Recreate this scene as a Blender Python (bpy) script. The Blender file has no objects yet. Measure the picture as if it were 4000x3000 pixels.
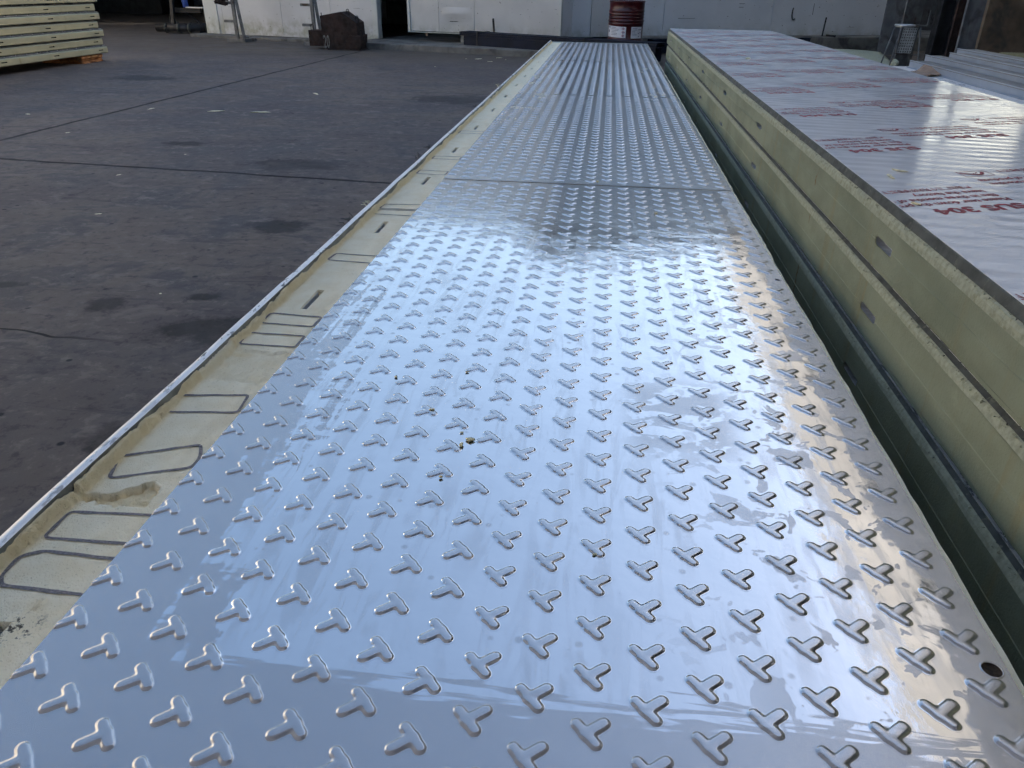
import bpy, bmesh, math, random
import numpy as np
from mathutils import Vector, Matrix

R = math.radians
random.seed(7)
rng = np.random.default_rng(11)
SC = bpy.context.scene
COL = SC.collection

# ------------------------------------------------------------------ camera
H_CAM = 0.628                      # eye above the tread sheets (z = 0 is their top face)
PITCH, YAW, ROLL = 0.4968, -0.1113, 0.0159
fw = Vector((math.sin(YAW)*math.cos(PITCH), math.cos(YAW)*math.cos(PITCH), -math.sin(PITCH)))
rt = Vector((math.cos(YAW), -math.sin(YAW), 0)); up = rt.cross(fw)
r2 = rt*math.cos(ROLL) + up*math.sin(ROLL); u2 = -rt*math.sin(ROLL) + up*math.cos(ROLL)
cd = bpy.data.cameras.new('camera'); cam = bpy.data.objects.new('camera', cd); COL.objects.link(cam)
M = Matrix((( r2.x, u2.x, -fw.x, 0), (r2.y, u2.y, -fw.y, 0), (r2.z, u2.z, -fw.z, H_CAM), (0, 0, 0, 1)))
cam.matrix_world = M
FPX = 2892.34/4000.0
cd.sensor_width = 36; cd.lens = 36*FPX; cd.clip_start = 0.02; cd.clip_end = 400
SC.camera = cam
def in_view(x, y, z=0.0, m=0.02):
    d = Vector((x, y, z-H_CAM)); dd = d.dot(fw)
    if dd <= 0.05: return None
    u = 0.5 + FPX*d.dot(r2)/dd; v = 0.5 - FPX*d.dot(u2)/dd*(4/3)
    return dd if (-m < u < 1+m and -m < v < 1+m) else None

# ------------------------------------------------------------------ world, sun, exposure
SUN_EL, SUN_AZ = 18.0, 62.0        # azimuth measured from +Y towards +X
w = bpy.data.worlds.new('World'); SC.world = w; w.use_nodes = True
nt = w.node_tree; nt.nodes.clear()
sky = nt.nodes.new('ShaderNodeTexSky'); sky.sky_type = 'NISHITA'; sky.sun_disc = False
sky.sun_elevation = R(SUN_EL); sky.sun_rotation = R(SUN_AZ)
sky.air_density = 1.0; sky.dust_density = 2.2; sky.ozone_density = 1.0; sky.altitude = 50
bg = nt.nodes.new('ShaderNodeBackground'); bg.inputs[1].default_value = 0.12
ow = nt.nodes.new('ShaderNodeOutputWorld')
nt.links.new(sky.outputs[0], bg.inputs[0]); nt.links.new(bg.outputs[0], ow.inputs[0])
sd = bpy.data.lights.new('sun', 'SUN'); sd.energy = 4.0; sd.angle = R(0.53); sd.color = (1.0, 0.95, 0.88)
so = bpy.data.objects.new('sun', sd); COL.objects.link(so)
sdir = Vector((math.sin(R(SUN_AZ))*math.cos(R(SUN_EL)), math.cos(R(SUN_AZ))*math.cos(R(SUN_EL)), math.sin(R(SUN_EL))))
so.rotation_euler = sdir.to_track_quat('Z', 'Y').to_euler(); so.location = (30, 5, 15)
vs = SC.view_settings
SC.display_settings.display_device = 'sRGB'
vs.view_transform = 'Standard'; vs.look = 'None'; vs.gamma = 1; vs.use_curve_mapping = False
vs.exposure = 1.75
cy = SC.cycles
cy.max_bounces = 6; cy.diffuse_bounces = 3; cy.glossy_bounces = 4; cy.transmission_bounces = 3; cy.transparent_max_bounces = 4
cy.caustics_reflective = False; cy.caustics_refractive = False
cy.use_adaptive_sampling = True; cy.adaptive_threshold = 0.035; cy.adaptive_min_samples = 16; cy.use_denoising = True

# ------------------------------------------------------------------ numbers shared by the scene
G = -0.47                          # ground level
XL, XR = -0.559, 0.4625            # tread sheet edges
Y0, SL, NSHEET = 0.2608, 2.4, 4    # first sheet start, sheet length
YEND = Y0 + SL*NSHEET
XS = 0.606                         # face of the right-hand stack

# ------------------------------------------------------------------ node helpers
class N:
    def __init__(s, name):
        s.m = bpy.data.materials.new(name); s.m.use_nodes = True
        s.t = s.m.node_tree; s.t.nodes.clear()
        s.o = s.t.nodes.new('ShaderNodeOutputMaterial')
        s._pos = None; s.cap = 3.5
    def new(s, typ, **kw):
        n = s.t.nodes.new(typ)
        for k, v in kw.items(): setattr(n, k, v)
        return n
    def link(s, a, b): s.t.links.new(a, b)
    def put(s, sock, v):
        if isinstance(v, bpy.types.NodeSocket): s.link(v, sock)
        elif isinstance(v, (tuple, list)):
            sock.default_value = tuple(v) + ((1,) if len(v) == 3 and len(sock.default_value) == 4 else ())
        else: sock.default_value = v
    @property
    def pos(s):
        if s._pos is None: s._pos = s.new('ShaderNodeNewGeometry').outputs['Position']
        return s._pos
    def xyz(s, v=None):
        n = s.new('ShaderNodeSeparateXYZ'); s.link(v or s.pos, n.inputs[0]); return n.outputs
    def vec(s, x, y, z):
        n = s.new('ShaderNodeCombineXYZ')
        for i, a in enumerate((x, y, z)): s.put(n.inputs[i], a)
        return n.outputs[0]
    def scale(s, v, k):
        n = s.new('ShaderNodeVectorMath', operation='MULTIPLY'); s.put(n.inputs[0], v); n.inputs[1].default_value = k; return n.outputs[0]
    def math(s, op, a, b=0.0, c=0.0, clamp=False):
        n = s.new('ShaderNodeMath', operation=op); n.use_clamp = clamp
        s.put(n.inputs[0], a); s.put(n.inputs[1], b); s.put(n.inputs[2], c); return n.outputs[0]
    def noise(s, v=None, sc=5.0, det=4.0, ro=0.55, dist=0.0):
        det = min(det, s.cap); n = s.new('ShaderNodeTexNoise'); s.link(v or s.pos, n.inputs['Vector'])
        n.inputs['Scale'].default_value = sc; n.inputs['Detail'].default_value = det
        n.inputs['Roughness'].default_value = ro; n.inputs['Distortion'].default_value = dist
        return n.outputs[0]
    def voro(s, v=None, sc=5.0, feat='F1'):
        n = s.new('ShaderNodeTexVoronoi', feature=feat); s.link(v or s.pos, n.inputs['Vector']); n.inputs['Scale'].default_value = sc
        return n.outputs['Distance']
    def ramp(s, f, lo, hi, a=0.0, b=1.0, smooth=True):
        n = s.new('ShaderNodeMapRange'); n.interpolation_type = 'SMOOTHSTEP' if smooth else 'LINEAR'
        s.put(n.inputs[0], f); s.put(n.inputs[1], lo); s.put(n.inputs[2], hi); s.put(n.inputs[3], a); s.put(n.inputs[4], b); return n.outputs[0]
    def mix(s, f, a, b):
        n = s.new('ShaderNodeMix', data_type='RGBA'); s.put(n.inputs[0], f); s.put(n.inputs[6], a); s.put(n.inputs[7], b); return n.outputs[2]
    def bump(s, h, dist, strength=1.0, nrm=None):
        n = s.new('ShaderNodeBump'); n.inputs['Strength'].default_value = strength; n.inputs['Distance'].default_value = dist
        s.put(n.inputs['Height'], h)
        if nrm is not None: s.link(nrm, n.inputs['Normal'])
        return n.outputs[0]
    def bsdf(s, col, rough=0.6, metal=0.0, spec=None, nrm=None, coat=None, coat_r=0.1, out=True):
        b = s.new('ShaderNodeBsdfPrincipled')
        s.put(b.inputs['Base Color'], col); s.put(b.inputs['Roughness'], rough); s.put(b.inputs['Metallic'], metal)
        if spec is not None: s.put(b.inputs['Specular IOR Level'], spec)
        if coat is not None: s.put(b.inputs['Coat Weight'], coat); s.put(b.inputs['Coat Roughness'], coat_r)
        if nrm is not None: s.link(nrm, b.inputs['Normal'])
        if out: s.link(b.outputs[0], s.o.inputs[0])
        return b.outputs[0]

MAT = {}
def simple(name, col, rough=0.6, metal=0.0, var=0.25, sc=6.0, bump=0.0, bsc=60.0, dark=None, dlo=0.55, dhi=0.75, dsc=3.0, spec=None):
    """plain procedural surface: colour variation, optional dirt patches, fine relief"""
    m = N(name)
    n = m.noise(sc=sc, det=6)
    lo = tuple(c*(1-var) for c in col); hi = tuple(min(1, c*(1+var)) for c in col)
    c = m.mix(m.ramp(n, 0.3, 0.7), lo, hi)
    if dark is not None:
        d = m.ramp(m.noise(sc=dsc, det=7, ro=0.65, dist=0.4), dlo, dhi)
        c = m.mix(d, c, dark)
    nr = m.bump(m.noise(sc=bsc, det=4), bump) if bump else None
    rr = m.ramp(m.noise(sc=sc*2.3, det=4), 0.3, 0.7, rough*0.85, min(1, rough*1.15))
    m.bsdf(c, rr, metal, nrm=nr, spec=spec)
    MAT[name] = m.m
    return m.m

# --- stainless tread sheet
def steel():
    m = N('tread_steel'); X, Y, Z = m.xyz()
    # dull zone with streaky borders along the left side, the near edge and the right rim
    brush = m.noise(m.scale(m.pos, (26, 3.2, 1)), sc=1, det=4, ro=0.7, dist=0.5)         # drag marks along Y
    brush2 = m.noise(m.scale(m.pos, (5, 70, 1)), sc=1, det=4, ro=0.68, dist=0.6)         # drag marks along X
    blot = m.noise(sc=9, det=4, ro=0.62, dist=0.3)
    j1 = m.math('MULTIPLY', m.math('SUBTRACT', brush, 0.5), 0.40)
    j2 = m.math('MULTIPLY', m.math('SUBTRACT', brush2, 0.5), 0.16)
    j3 = m.math('MULTIPLY', m.math('SUBTRACT', blot, 0.5), 0.13)
    edge = m.math('MULTIPLY_ADD', Y, -0.125, -0.33)                                       # x of the left dull border
    left = m.ramp(m.math('ADD', m.math('SUBTRACT', edge, X), m.math('ADD', m.math('ADD', j1, j2), 0.0)), -0.006, 0.006)
    near = m.ramp(m.math('SUBTRACT', m.math('SUBTRACT', 0.50, Y), m.math('ADD', j2, m.math('MULTIPLY', j3, 0.3))), -0.004, 0.006)
    rim = m.ramp(m.math('ADD', m.math('SUBTRACT', X, 0.412), m.math('ADD', j3, m.math('MULTIPLY', j1, 0.15))), -0.003, 0.006)
    # blotches around the right half of the first sheet
    patch = m.ramp(m.noise(sc=15, det=4, ro=0.7, dist=0.6), 0.56, 0.585)
    pzone = m.math('MULTIPLY', m.ramp(X, 0.05, 0.25), m.ramp(Y, 2.2, 1.0))
    patch = m.math('MULTIPLY', patch, pzone)
    # dried drip ring cluster
    wet = m.math('MULTIPLY', m.ramp(m.noise(m.scale(m.pos, (14, 24, 1)), sc=1, det=4, ro=0.65, dist=0.4), 0.475, 0.495),
                 m.math('MULTIPLY', m.ramp(m.math('ABSOLUTE', m.math('SUBTRACT', X, 0.16)), 0.12, 0.05), m.ramp(m.math('ABSOLUTE', m.math('SUBTRACT', Y, 1.08)), 0.17, 0.07)))
    # round spots
    vor = m.voro(m.scale(m.pos, (1, 1, 0)), sc=26)
    spot = m.math('MULTIPLY', m.ramp(vor, 0.17, 0.08), m.ramp(m.noise(sc=17, det=2), 0.42, 0.48))
    scr = m.ramp(m.noise(m.scale(m.pos, (260, 9, 1)), sc=1, det=3, ro=0.8, dist=0.8), 0.66, 0.70)
    scr = m.math('MULTIPLY', scr, m.ramp(m.noise(sc=6, det=3), 0.5, 0.6))
    front = m.ramp(Y, 2.668, 2.66)                       # the dull zone belongs to the first sheet
    dull = m.math('MULTIPLY', m.math('MAXIMUM', m.math('MAXIMUM', left, near), rim), front)
    dull = m.math('MAXIMUM', dull, m.math('MULTIPLY', m.math('MAXIMUM', patch, wet), 0.9))
    smear = m.math('MULTIPLY', m.ramp(m.noise(m.scale(m.pos, (34, 5, 1)), sc=1, det=4, ro=.7, dist=.7), .46, .62), m.ramp(m.noise(sc=3.5, det=3), .38, .60, .10, .50))
    dull = m.math('MAXIMUM', dull, smear)
    dull = m.math('MAXIMUM', dull, m.math('MULTIPLY', m.ramp(Y, 1.9, 2.35, 0.0, .42), front))     # dulled before the first seam to soften the dark reflection there
    far = m.math('MULTIPLY', m.ramp(m.noise(m.scale(m.pos, (4, 1.5, 1)), sc=1, det=5), 0.35, 0.65, 0.10, 0.34), m.math('SUBTRACT', 1.0, front))
    dull = m.math('MAXIMUM', dull, far)
    dull = m.math('MAXIMUM', dull, m.math('MULTIPLY', m.math('MAXIMUM', spot, scr), 0.75))
    dull = m.math('MAXIMUM', dull, m.ramp(Z, .0005, .0014, 0.0, .7))       # high points worn dull, also greyed in place of the overhead reflection
    # chalky foam dust trodden over the far sheets
    dust = m.math('MULTIPLY', m.ramp(m.noise(m.scale(m.pos, (9, 4, 1)), sc=1, det=5, ro=0.75, dist=0.5), 0.585, 0.63),
                  m.math('MULTIPLY', m.math('MULTIPLY', m.ramp(Y, 3.2, 4.4), m.ramp(Y, 8.5, 6.5)),
                         m.math('MAXIMUM', m.ramp(X, -0.30, -0.42), m.math('MULTIPLY', m.ramp(X, 0.26, 0.32), m.ramp(X, 0.42, 0.36)))))
    speck = m.ramp(m.noise(sc=230, det=2, ro=0.5), 0.775, 0.79)
    col = m.mix(dull, (0.75, 0.74, 0.745), (0.53, 0.52, 0.525))
    col = m.mix(speck, col, (0.06, 0.055, 0.05))
    rough = m.ramp(dull, 0, 1, 0.06, 0.27, False)
    h = m.math('ADD', m.noise(sc=9, det=2, ro=0.4), m.math('MULTIPLY', m.noise(sc=33, det=2), 0.22))
    n1 = m.bump(h, 0.0022, 0.55)
    n2 = m.bump(m.noise(sc=420, det=2), 0.00006, 0.6, n1)
    st = m.bsdf(col, rough, m.ramp(dull, 0, 1, 1.0, 0.86, False), nrm=n2, out=False)
    du = m.bsdf((0.62, 0.6, 0.5), 0.9, out=False)
    mx = m.new('ShaderNodeMixShader'); m.put(mx.inputs[0], dust); m.link(st, mx.inputs[1]); m.link(du, mx.inputs[2])
    m.link(mx.outputs[0], m.o.inputs[0])
    MAT['steel'] = m.m
steel()

def foam_cream():
    m = N('foam_cream'); X, Y, Z = m.xyz()
    a = m.new('ShaderNodeAttribute'); a.attribute_name = 'fresh'
    pit = m.voro(m.scale(m.pos, (1, .8, 1)), sc=330)
    pn = m.noise(sc=240, det=4, ro=0.6)
    c = m.mix(m.ramp(m.noise(sc=22, det=6), 0.35, 0.7), (0.98, 0.90, 0.69), (0.93, 0.83, 0.60))
    c = m.mix(m.ramp(m.noise(m.scale(m.pos, (10, 3, 1)), sc=1.5, det=6, dist=.5), 0.55, 0.72, 0, .45), c, (0.76, 0.67, 0.47))
    c = m.mix(m.ramp(pn, 0.62, 0.7, 0, 0.5), c, (0.44, 0.38, 0.22))
    gr = m.math('MULTIPLY', m.ramp(m.noise(sc=120, det=6, ro=.7), 0.52, 0.6), m.math('MULTIPLY', m.ramp(m.math('ABSOLUTE', m.math('ADD', X, 0.60)), .03, .008), m.ramp(m.math('ABSOLUTE', m.math('SUBTRACT', Y, 0.52)), .03, .008)))
    c = m.mix(gr, c, (0.12, 0.11, 0.09))
    c = m.mix(m.math('MULTIPLY', a.outputs['Fac'], 0.75), c, m.mix(m.ramp(m.noise(sc=60, det=4), .3, .7), (0.88, 0.71, 0.40), (0.78, 0.60, 0.30)))
    n1 = m.bump(m.math('ADD', pn, m.math('MULTIPLY', m.ramp(pit, 0.0, 0.5), 0.7)), 0.0011, 0.8)
    m.bsdf(c, 0.85, spec=0.25, nrm=n1); MAT['foam_cream'] = m.m
foam_cream()

def foam_olive(name, base, base2, stain=(0.30, 0.25, 0.13)):
    m = N(name); X, Y, Z = m.xyz()
    c = m.mix(m.ramp(m.noise(m.scale(m.pos, (2, 1.2, 3)), sc=2.2, det=7, ro=.6), .35, .68), base, base2)
    drip = m.ramp(m.noise(m.scale(m.pos, (4, 16, 1.2)), sc=1, det=6, ro=.65, dist=.4), .56, .76, 0, .6)
    c = m.mix(drip, c, stain)
    pale = m.ramp(m.noise(m.scale(m.pos, (3, 4, 7)), sc=1.7, det=7, ro=.7), .60, .75, 0, .55)
    c = m.mix(pale, c, tuple(min(1, q*1.25) for q in base))
    fine = m.noise(sc=180, det=5, ro=.65)
    c = m.mix(m.ramp(fine, .62, .72, 0, .35), c, tuple(q*.62 for q in base))
    # two settled cracks with weeping glue
    wob = m.math('MULTIPLY', m.math('SUBTRACT', m.noise(m.scale(m.pos, (0, 6, 30)), sc=1, det=3), .5), .05)
    for yc, w_ in ((2.187, .0022), (3.9, .0015), (5.55, .002)):
        d = m.math('ABSOLUTE', m.math('SUBTRACT', m.math('ADD', Y, wob), yc))
        k = m.math('MULTIPLY', m.ramp(d, w_*2.2, w_*.6), m.ramp(m.noise(sc=13, det=3), .42, .5))
        c = m.mix(k, c, (0.20, 0.11, 0.03))
    n1 = m.bump(m.math('ADD', fine, m.math('MULTIPLY', m.noise(sc=28, det=5), 1.4)), 0.0016, .7)
    m.bsdf(c, 0.8, spec=0.3, nrm=n1); MAT[name] = m.m
foam_olive('foam_olive', (0.305, 0.335, 0.245), (0.220, 0.248, 0.178))
foam_olive('foam_stack', (0.47, 0.43, 0.27), (0.39, 0.365, 0.235))
simple('foam_chalk', (0.39, 0.41, 0.315), 0.9, var=.15, sc=90, bump=.0006, bsc=260, dark=(.30, .31, .22), dlo=.55, dhi=.7, dsc=60, spec=.2)
simple('foam_scrap', (0.72, 0.67, 0.48), 0.9, var=.2, sc=90, bump=.0004, bsc=300, spec=.2)
simple('foam_crumb', (0.92, 0.78, 0.50), 0.9, var=.2, sc=200, bump=.0002, bsc=400, spec=.2)
simple('lip_steel', (0.075, 0.08, 0.072), 0.75, .0, var=.3, sc=25, dark=(.17, .175, .135), dlo=.58, dhi=.72, dsc=60)
simple('lip_grey', (0.24, 0.24, 0.22), .5, .2, var=.3, sc=30)
simple('shade_black', (0.012, 0.012, 0.011), 0.9)  # black for the shade inside slits, hollow ends and far slots
simple('burr', (0.05, 0.052, 0.045), 0.8, var=.5, sc=40)
simple('zinc', (0.50, 0.52, 0.55), 0.45, .3, var=.25, sc=45, dark=(.22, .22, .21), dlo=.62, dhi=.75, dsc=30)
simple('marker', (0.215, 0.20, 0.215), 0.8, var=.4, sc=300, dark=(.55, .50, .37), dlo=.58, dhi=.68, dsc=420)

def skin_white():
    m = N('edge_paint'); X, Y, Z = m.xyz()
    c = m.mix(m.ramp(m.noise(sc=30, det=5), .35, .7), (0.96, 0.95, 0.94), (0.88, 0.87, 0.86))
    wear = m.math('MULTIPLY', m.ramp(m.noise(m.scale(m.pos, (60, 18, 60)), sc=1, det=7, ro=.72), .55, .6), m.ramp(m.noise(sc=2.3, det=2), .4, .6))
    c = m.mix(wear, c, (0.20, 0.20, 0.21))
    m.bsdf(c, m.ramp(wear, 0, 1, .32, .6), .2, nrm=m.bump(m.noise(sc=60, det=4), .0015, .5)); MAT['edge_paint'] = m.m
skin_white()

def film():
    m = N('protective_film'); X, Y, Z = m.xyz()
    ripple = m.new('ShaderNodeTexWave', wave_type='BANDS', bands_direction='Y')
    m.link(m.vec(X, m.math('MULTIPLY_ADD', X, .18, Y), 0.0), ripple.inputs['Vector'])
    ripple.inputs['Scale'].default_value = 4.8; ripple.inputs['Distortion'].default_value = .9; ripple.inputs['Detail'].default_value = 2; ripple.inputs['Detail Scale'].default_value = .6
    streak = m.noise(m.scale(m.pos, (2.2, 42, 1)), sc=1, det=5, ro=.6, dist=.5)
    c = m.mix(m.ramp(streak, .4, .65), (0.90, 0.89, 0.90), (0.80, 0.79, 0.80))
    c = m.mix(m.ramp(m.noise(sc=3.4, det=6, ro=.6), .5, .75, 0, .35), c, (0.74, 0.73, 0.73))
    nick = m.ramp(m.noise(m.scale(m.pos, (30, 150, 1)), sc=1, det=4, ro=.7), .70, .73)
    c = m.mix(nick, c, (0.72, 0.72, 0.72))
    h = m.math('ADD', m.math('MULTIPLY', ripple.outputs['Fac'], .25), m.math('ADD', m.math('MULTIPLY', streak, .25), m.math('MULTIPLY', m.noise(sc=4, det=3), .6)))
    m.bsdf(c, m.ramp(m.noise(sc=11, det=5), .3, .7, .10, .2), 0.0, spec=.35, nrm=m.bump(h, .0035, .45))
    MAT['film'] = m.m
film()
simple('print_red', (0.32, 0.018, 0.035), .5, var=.3, sc=50)

def concrete():
    m = N('yard_concrete'); X, Y, Z = m.xyz(); m.cap = 5
    flat = m.scale(m.pos, (1, 1, 0))
    big = m.noise(flat, sc=.5, det=4, ro=.6, dist=.3)
    mid = m.noise(flat, sc=2.4, det=5, ro=.68, dist=.4)
    fine = m.noise(flat, sc=15, det=5, ro=.75)
    c = m.mix(m.ramp(big, .36, .64), (0.152, 0.129, 0.114), (0.101, 0.091, 0.094))
    c = m.mix(m.ramp(mid, .50, .60, 0, .75), c, (0.065, 0.062, 0.066))
    c = m.mix(m.ramp(m.noise(m.scale(m.pos, (2.0, 3.2, 0)), sc=1.7, det=5, ro=.72, dist=.5), .55, .66, 0, .7), c, (0.194, 0.164, 0.151))
    c = m.mix(m.ramp(fine, .52, .66, 0, .65), c, (0.050, 0.046, 0.051))
    c = m.mix(m.ramp(fine, .46, .34, 0, .6), c, (0.206, 0.177, 0.165))
    drag = m.noise(m.scale(m.pos, (1.4, 9, 0)), sc=1, det=5, ro=.7, dist=.8)
    c = m.mix(m.ramp(drag, .57, .66, 0, .5), c, (0.056, 0.053, 0.059))
    pit = m.voro(flat, sc=9)
    c = m.mix(m.math('MULTIPLY', m.ramp(pit, .13, .07), m.ramp(m.noise(flat, sc=4, det=2), .5, .56)), c, (0.029, 0.030, 0.034))
    # oil stains of definite shape
    warp = m.math('MULTIPLY', m.math('SUBTRACT', m.noise(flat, sc=4.5, det=5, ro=.75), .5), 2.6)
    for (sx, sy, rx, ry, k) in ((-1.60, 3.52, .17, .13, .8), (-3.1, 5.42, .22, .10, .8), (-2.03, 4.9, .38, .2, .6), (-1.50, 2.55, .07, .05, .8), (-1.28, 2.25, .26, .16, .75), (-1.83, 2.42, .08, .09, .7), (-2.35, 2.55, .10, .05, .8), (-1.15, 1.55, .22, .1, .6), (-1.6, 8.2, .5, .35, .6), (-5.6, 9.2, .5, .25, .6)):
        d = m.math('SQRT', m.math('ADD', m.math('POWER', m.math('DIVIDE', m.math('SUBTRACT', X, sx), rx), 2.0), m.math('POWER', m.math('DIVIDE', m.math('SUBTRACT', Y, sy), ry), 2.0)))
        c = m.mix(m.math('MULTIPLY', m.ramp(m.math('ADD', d, warp), 1.15, .55), k), c, (0.020, 0.020, 0.022))
    # sandy strip in front of the wall plinth
    c = m.mix(m.math('MULTIPLY', m.ramp(m.math('ADD', Y, m.math('MULTIPLY', mid, 3.0)), 13.2, 14.6), .6), c, (0.105, 0.088, 0.07))
    # saw-cut joints: narrow dark lines with a wander
    wj = m.math('MULTIPLY', m.math('SUBTRACT', m.noise(flat, sc=2.5, det=2, ro=.5), .5), .06)
    dA = m.math('ABSOLUTE', m.math('ADD', m.math('SUBTRACT', X, m.math('MULTIPLY_ADD', Y, .0226, -4.615)), wj))
    dB = m.math('ABSOLUTE', m.math('ADD', m.math('SUBTRACT', Y, m.math('MULTIPLY_ADD', X, -.0735, 4.392)), wj))
    dC = m.math('ABSOLUTE', m.math('ADD', m.math('SUBTRACT', Y, m.math('MULTIPLY_ADD', X, -.10, 1.95)), m.math('MULTIPLY', wj, 2.5)))
    cr = m.math('MAXIMUM', m.math('MAXIMUM', m.ramp(dA, .026, .018), m.ramp(dB, .022, .015)), m.math('MULTIPLY', m.ramp(dC, .008, .004), m.ramp(X, -1.5, -1.9)))
    c = m.mix(m.math('MULTIPLY', cr, .93), c, (0.005, 0.005, 0.006))
    h = m.math('SUBTRACT', m.math('ADD', fine, m.math('MULTIPLY', m.noise(flat, sc=110, det=2), .3)), m.math('MULTIPLY', cr, 2.0))
    m.bsdf(c, m.ramp(mid, .35, .68, .85, .62), spec=.22, nrm=m.bump(h, .004, .5)); MAT['concrete'] = m.m
concrete()
simple('plinth', (0.165, 0.158, 0.145), .85, var=.3, sc=3, bump=.006, bsc=40, dark=(.07, .068, .064), dlo=.5, dhi=.68, dsc=2.2)

def wallpaint(name, base, dirt=(0.20, 0.19, 0.17)):
    m = N(name); X, Y, Z = m.xyz()
    c = m.mix(m.ramp(m.noise(sc=1.3, det=6), .35, .7), base, tuple(q*.88 for q in base))
    c = m.mix(m.math('MULTIPLY', m.ramp(Z, .05, -.35), m.ramp(m.noise(sc=5, det=7, ro=.7), .35, .65)), c, tuple(q*.6 for q in base[:2]) + (base[2]*.5,))
    sp = m.ramp(m.noise(m.scale(m.pos, (1, 1, 1.4)), sc=17, det=3, ro=.5), .70, .73)
    c = m.mix(sp, c, dirt)
    sc_ = m.math('MULTIPLY', m.ramp(m.noise(m.scale(m.pos, (2.4, 2.4, 60)), sc=1, det=3, ro=.6, dist=1.0), .68, .70), m.ramp(m.noise(sc=1.1, det=2), .48, .58))
    c = m.mix(m.math('MULTIPLY', sc_, .8), c, dirt)
    m.bsdf(c, .45, spec=.4, nrm=m.bump(m.noise(sc=1.8, det=3), .02, .35)); MAT[name] = m.m
wallpaint('wall_white', (0.58, 0.585, 0.59)); wallpaint('wall_cool', (0.66, 0.67, 0.69)); wallpaint('door_white', (0.60, 0.59, 0.57))
wallpaint('trim_white', (0.60, 0.61, 0.58))
simple('rust', (0.030, 0.016, 0.012), .85, .1, var=.5, sc=7, bump=.004, bsc=50, dark=(.018, .013, .012), dlo=.5, dhi=.7)
simple('render_cream', (0.62, 0.56, 0.47), .9, var=.12, sc=1.5)
simple('dark_glass', (0.03, 0.035, 0.04), .12, var=.1)
simple('rust_hole_shade', (0.035, 0.022, 0.012), .9, var=.6, sc=150)
simple('beam_blue', (0.010, 0.014, 0.027), .6, .0, var=.3, sc=4, dark=(.020, .019, .019), dlo=.6, dhi=.75, spec=.2)
simple('black_steel', (0.02, 0.02, 0.022), .55, .3, var=.4)
simple('grey_steel', (0.14, 0.145, 0.15), .5, .5, var=.3, sc=9, dark=(.07, .05, .035), dlo=.58, dhi=.7)
simple('blue_paint', (0.03, 0.075, 0.30), .45, var=.2)
simple('blue_wall', (0.03, 0.042, 0.085), .6, var=.3, sc=1.5)
simple('timber', (0.40, 0.17, 0.06), .85, var=.4, sc=14, bump=.004, bsc=40, dark=(.55, .33, .12), dlo=.6, dhi=.72, dsc=12)
simple('timber_grey', (0.23, 0.18, 0.13), .85, var=.35, sc=14, bump=.003, bsc=40)
simple('board_brown', (0.115, 0.083, 0.055), .85, var=.35, sc=3, bump=.004, bsc=30, dark=(.05, .04, .032), dlo=.5, dhi=.7, dsc=2.5)
simple('board_grey', (0.12, 0.125, 0.135), .8, var=.3, sc=3, dark=(.06, .058, .055), dlo=.5, dhi=.7)
simple('kraft', (0.30, 0.21, 0.155), .85, var=.15, sc=20)
simple('profile_white', (0.34, 0.39, 0.47), .35, .1, var=.08, sc=6)
simple('profile_web', (0.22, 0.22, 0.215), .55, .0, var=.1, sc=6)
simple('aluminium', (0.42, 0.45, 0.48), .4, .7, var=.2, sc=30)
simple('label_white', (0.68, 0.69, 0.73), .5, var=.06)
simple('label_ink', (0.10, 0.12, 0.20), .6, var=.2)
simple('label_red', (0.42, 0.07, 0.07), .6, var=.2)
simple('paint_white', (0.13, 0.13, 0.125), .8, var=.5, sc=40)
simple('roof_grey', (0.30, 0.31, 0.32), .6, var=.15, sc=2)
simple('purlin', (0.20, 0.21, 0.22), .6, .3, var=.2)
simple('ochre', (0.20, 0.18, 0.09), .9, var=.3, sc=30, bump=.004, bsc=80)
simple('wood_end', (0.32, 0.27, 0.21), .85, var=.3, sc=30)

def drum_paint():
    m = N('drum_paint')
    c = m.mix(m.ramp(m.noise(sc=6, det=6), .4, .7), (0.062, 0.007, 0.009), (0.045, 0.006, 0.007))
    c = m.mix(m.ramp(m.noise(sc=22, det=5, ro=.7), .70, .74), c, (0.08, 0.03, 0.03))
    m.bsdf(c, .3, spec=.5, nrm=m.bump(m.noise(sc=9, det=3), .004, .4)); MAT['drum'] = m.m
drum_paint()

def translucent(name, col):
    m = N(name)
    c = m.mix(m.ramp(m.noise(sc=1.5, det=5), .3, .7), col, tuple(q*.85 for q in col))
    d = m.new('ShaderNodeBsdfDiffuse'); t = m.new('ShaderNodeBsdfTranslucent'); x = m.new('ShaderNodeMixShader')
    m.put(d.inputs[0], c); m.put(t.inputs[0], c); x.inputs[0].default_value = .72
    m.link(d.outputs[0], x.inputs[1]); m.link(t.outputs[0], x.inputs[2]); m.link(x.outputs[0], m.o.inputs[0]); MAT[name] = m.m
translucent('fibreglass', (0.90, 0.865, 0.81))
translucent('milky_sheet', (0.49, 0.50, 0.53))
translucent('fill_skylight', (0.75, 0.76, 0.78))

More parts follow.
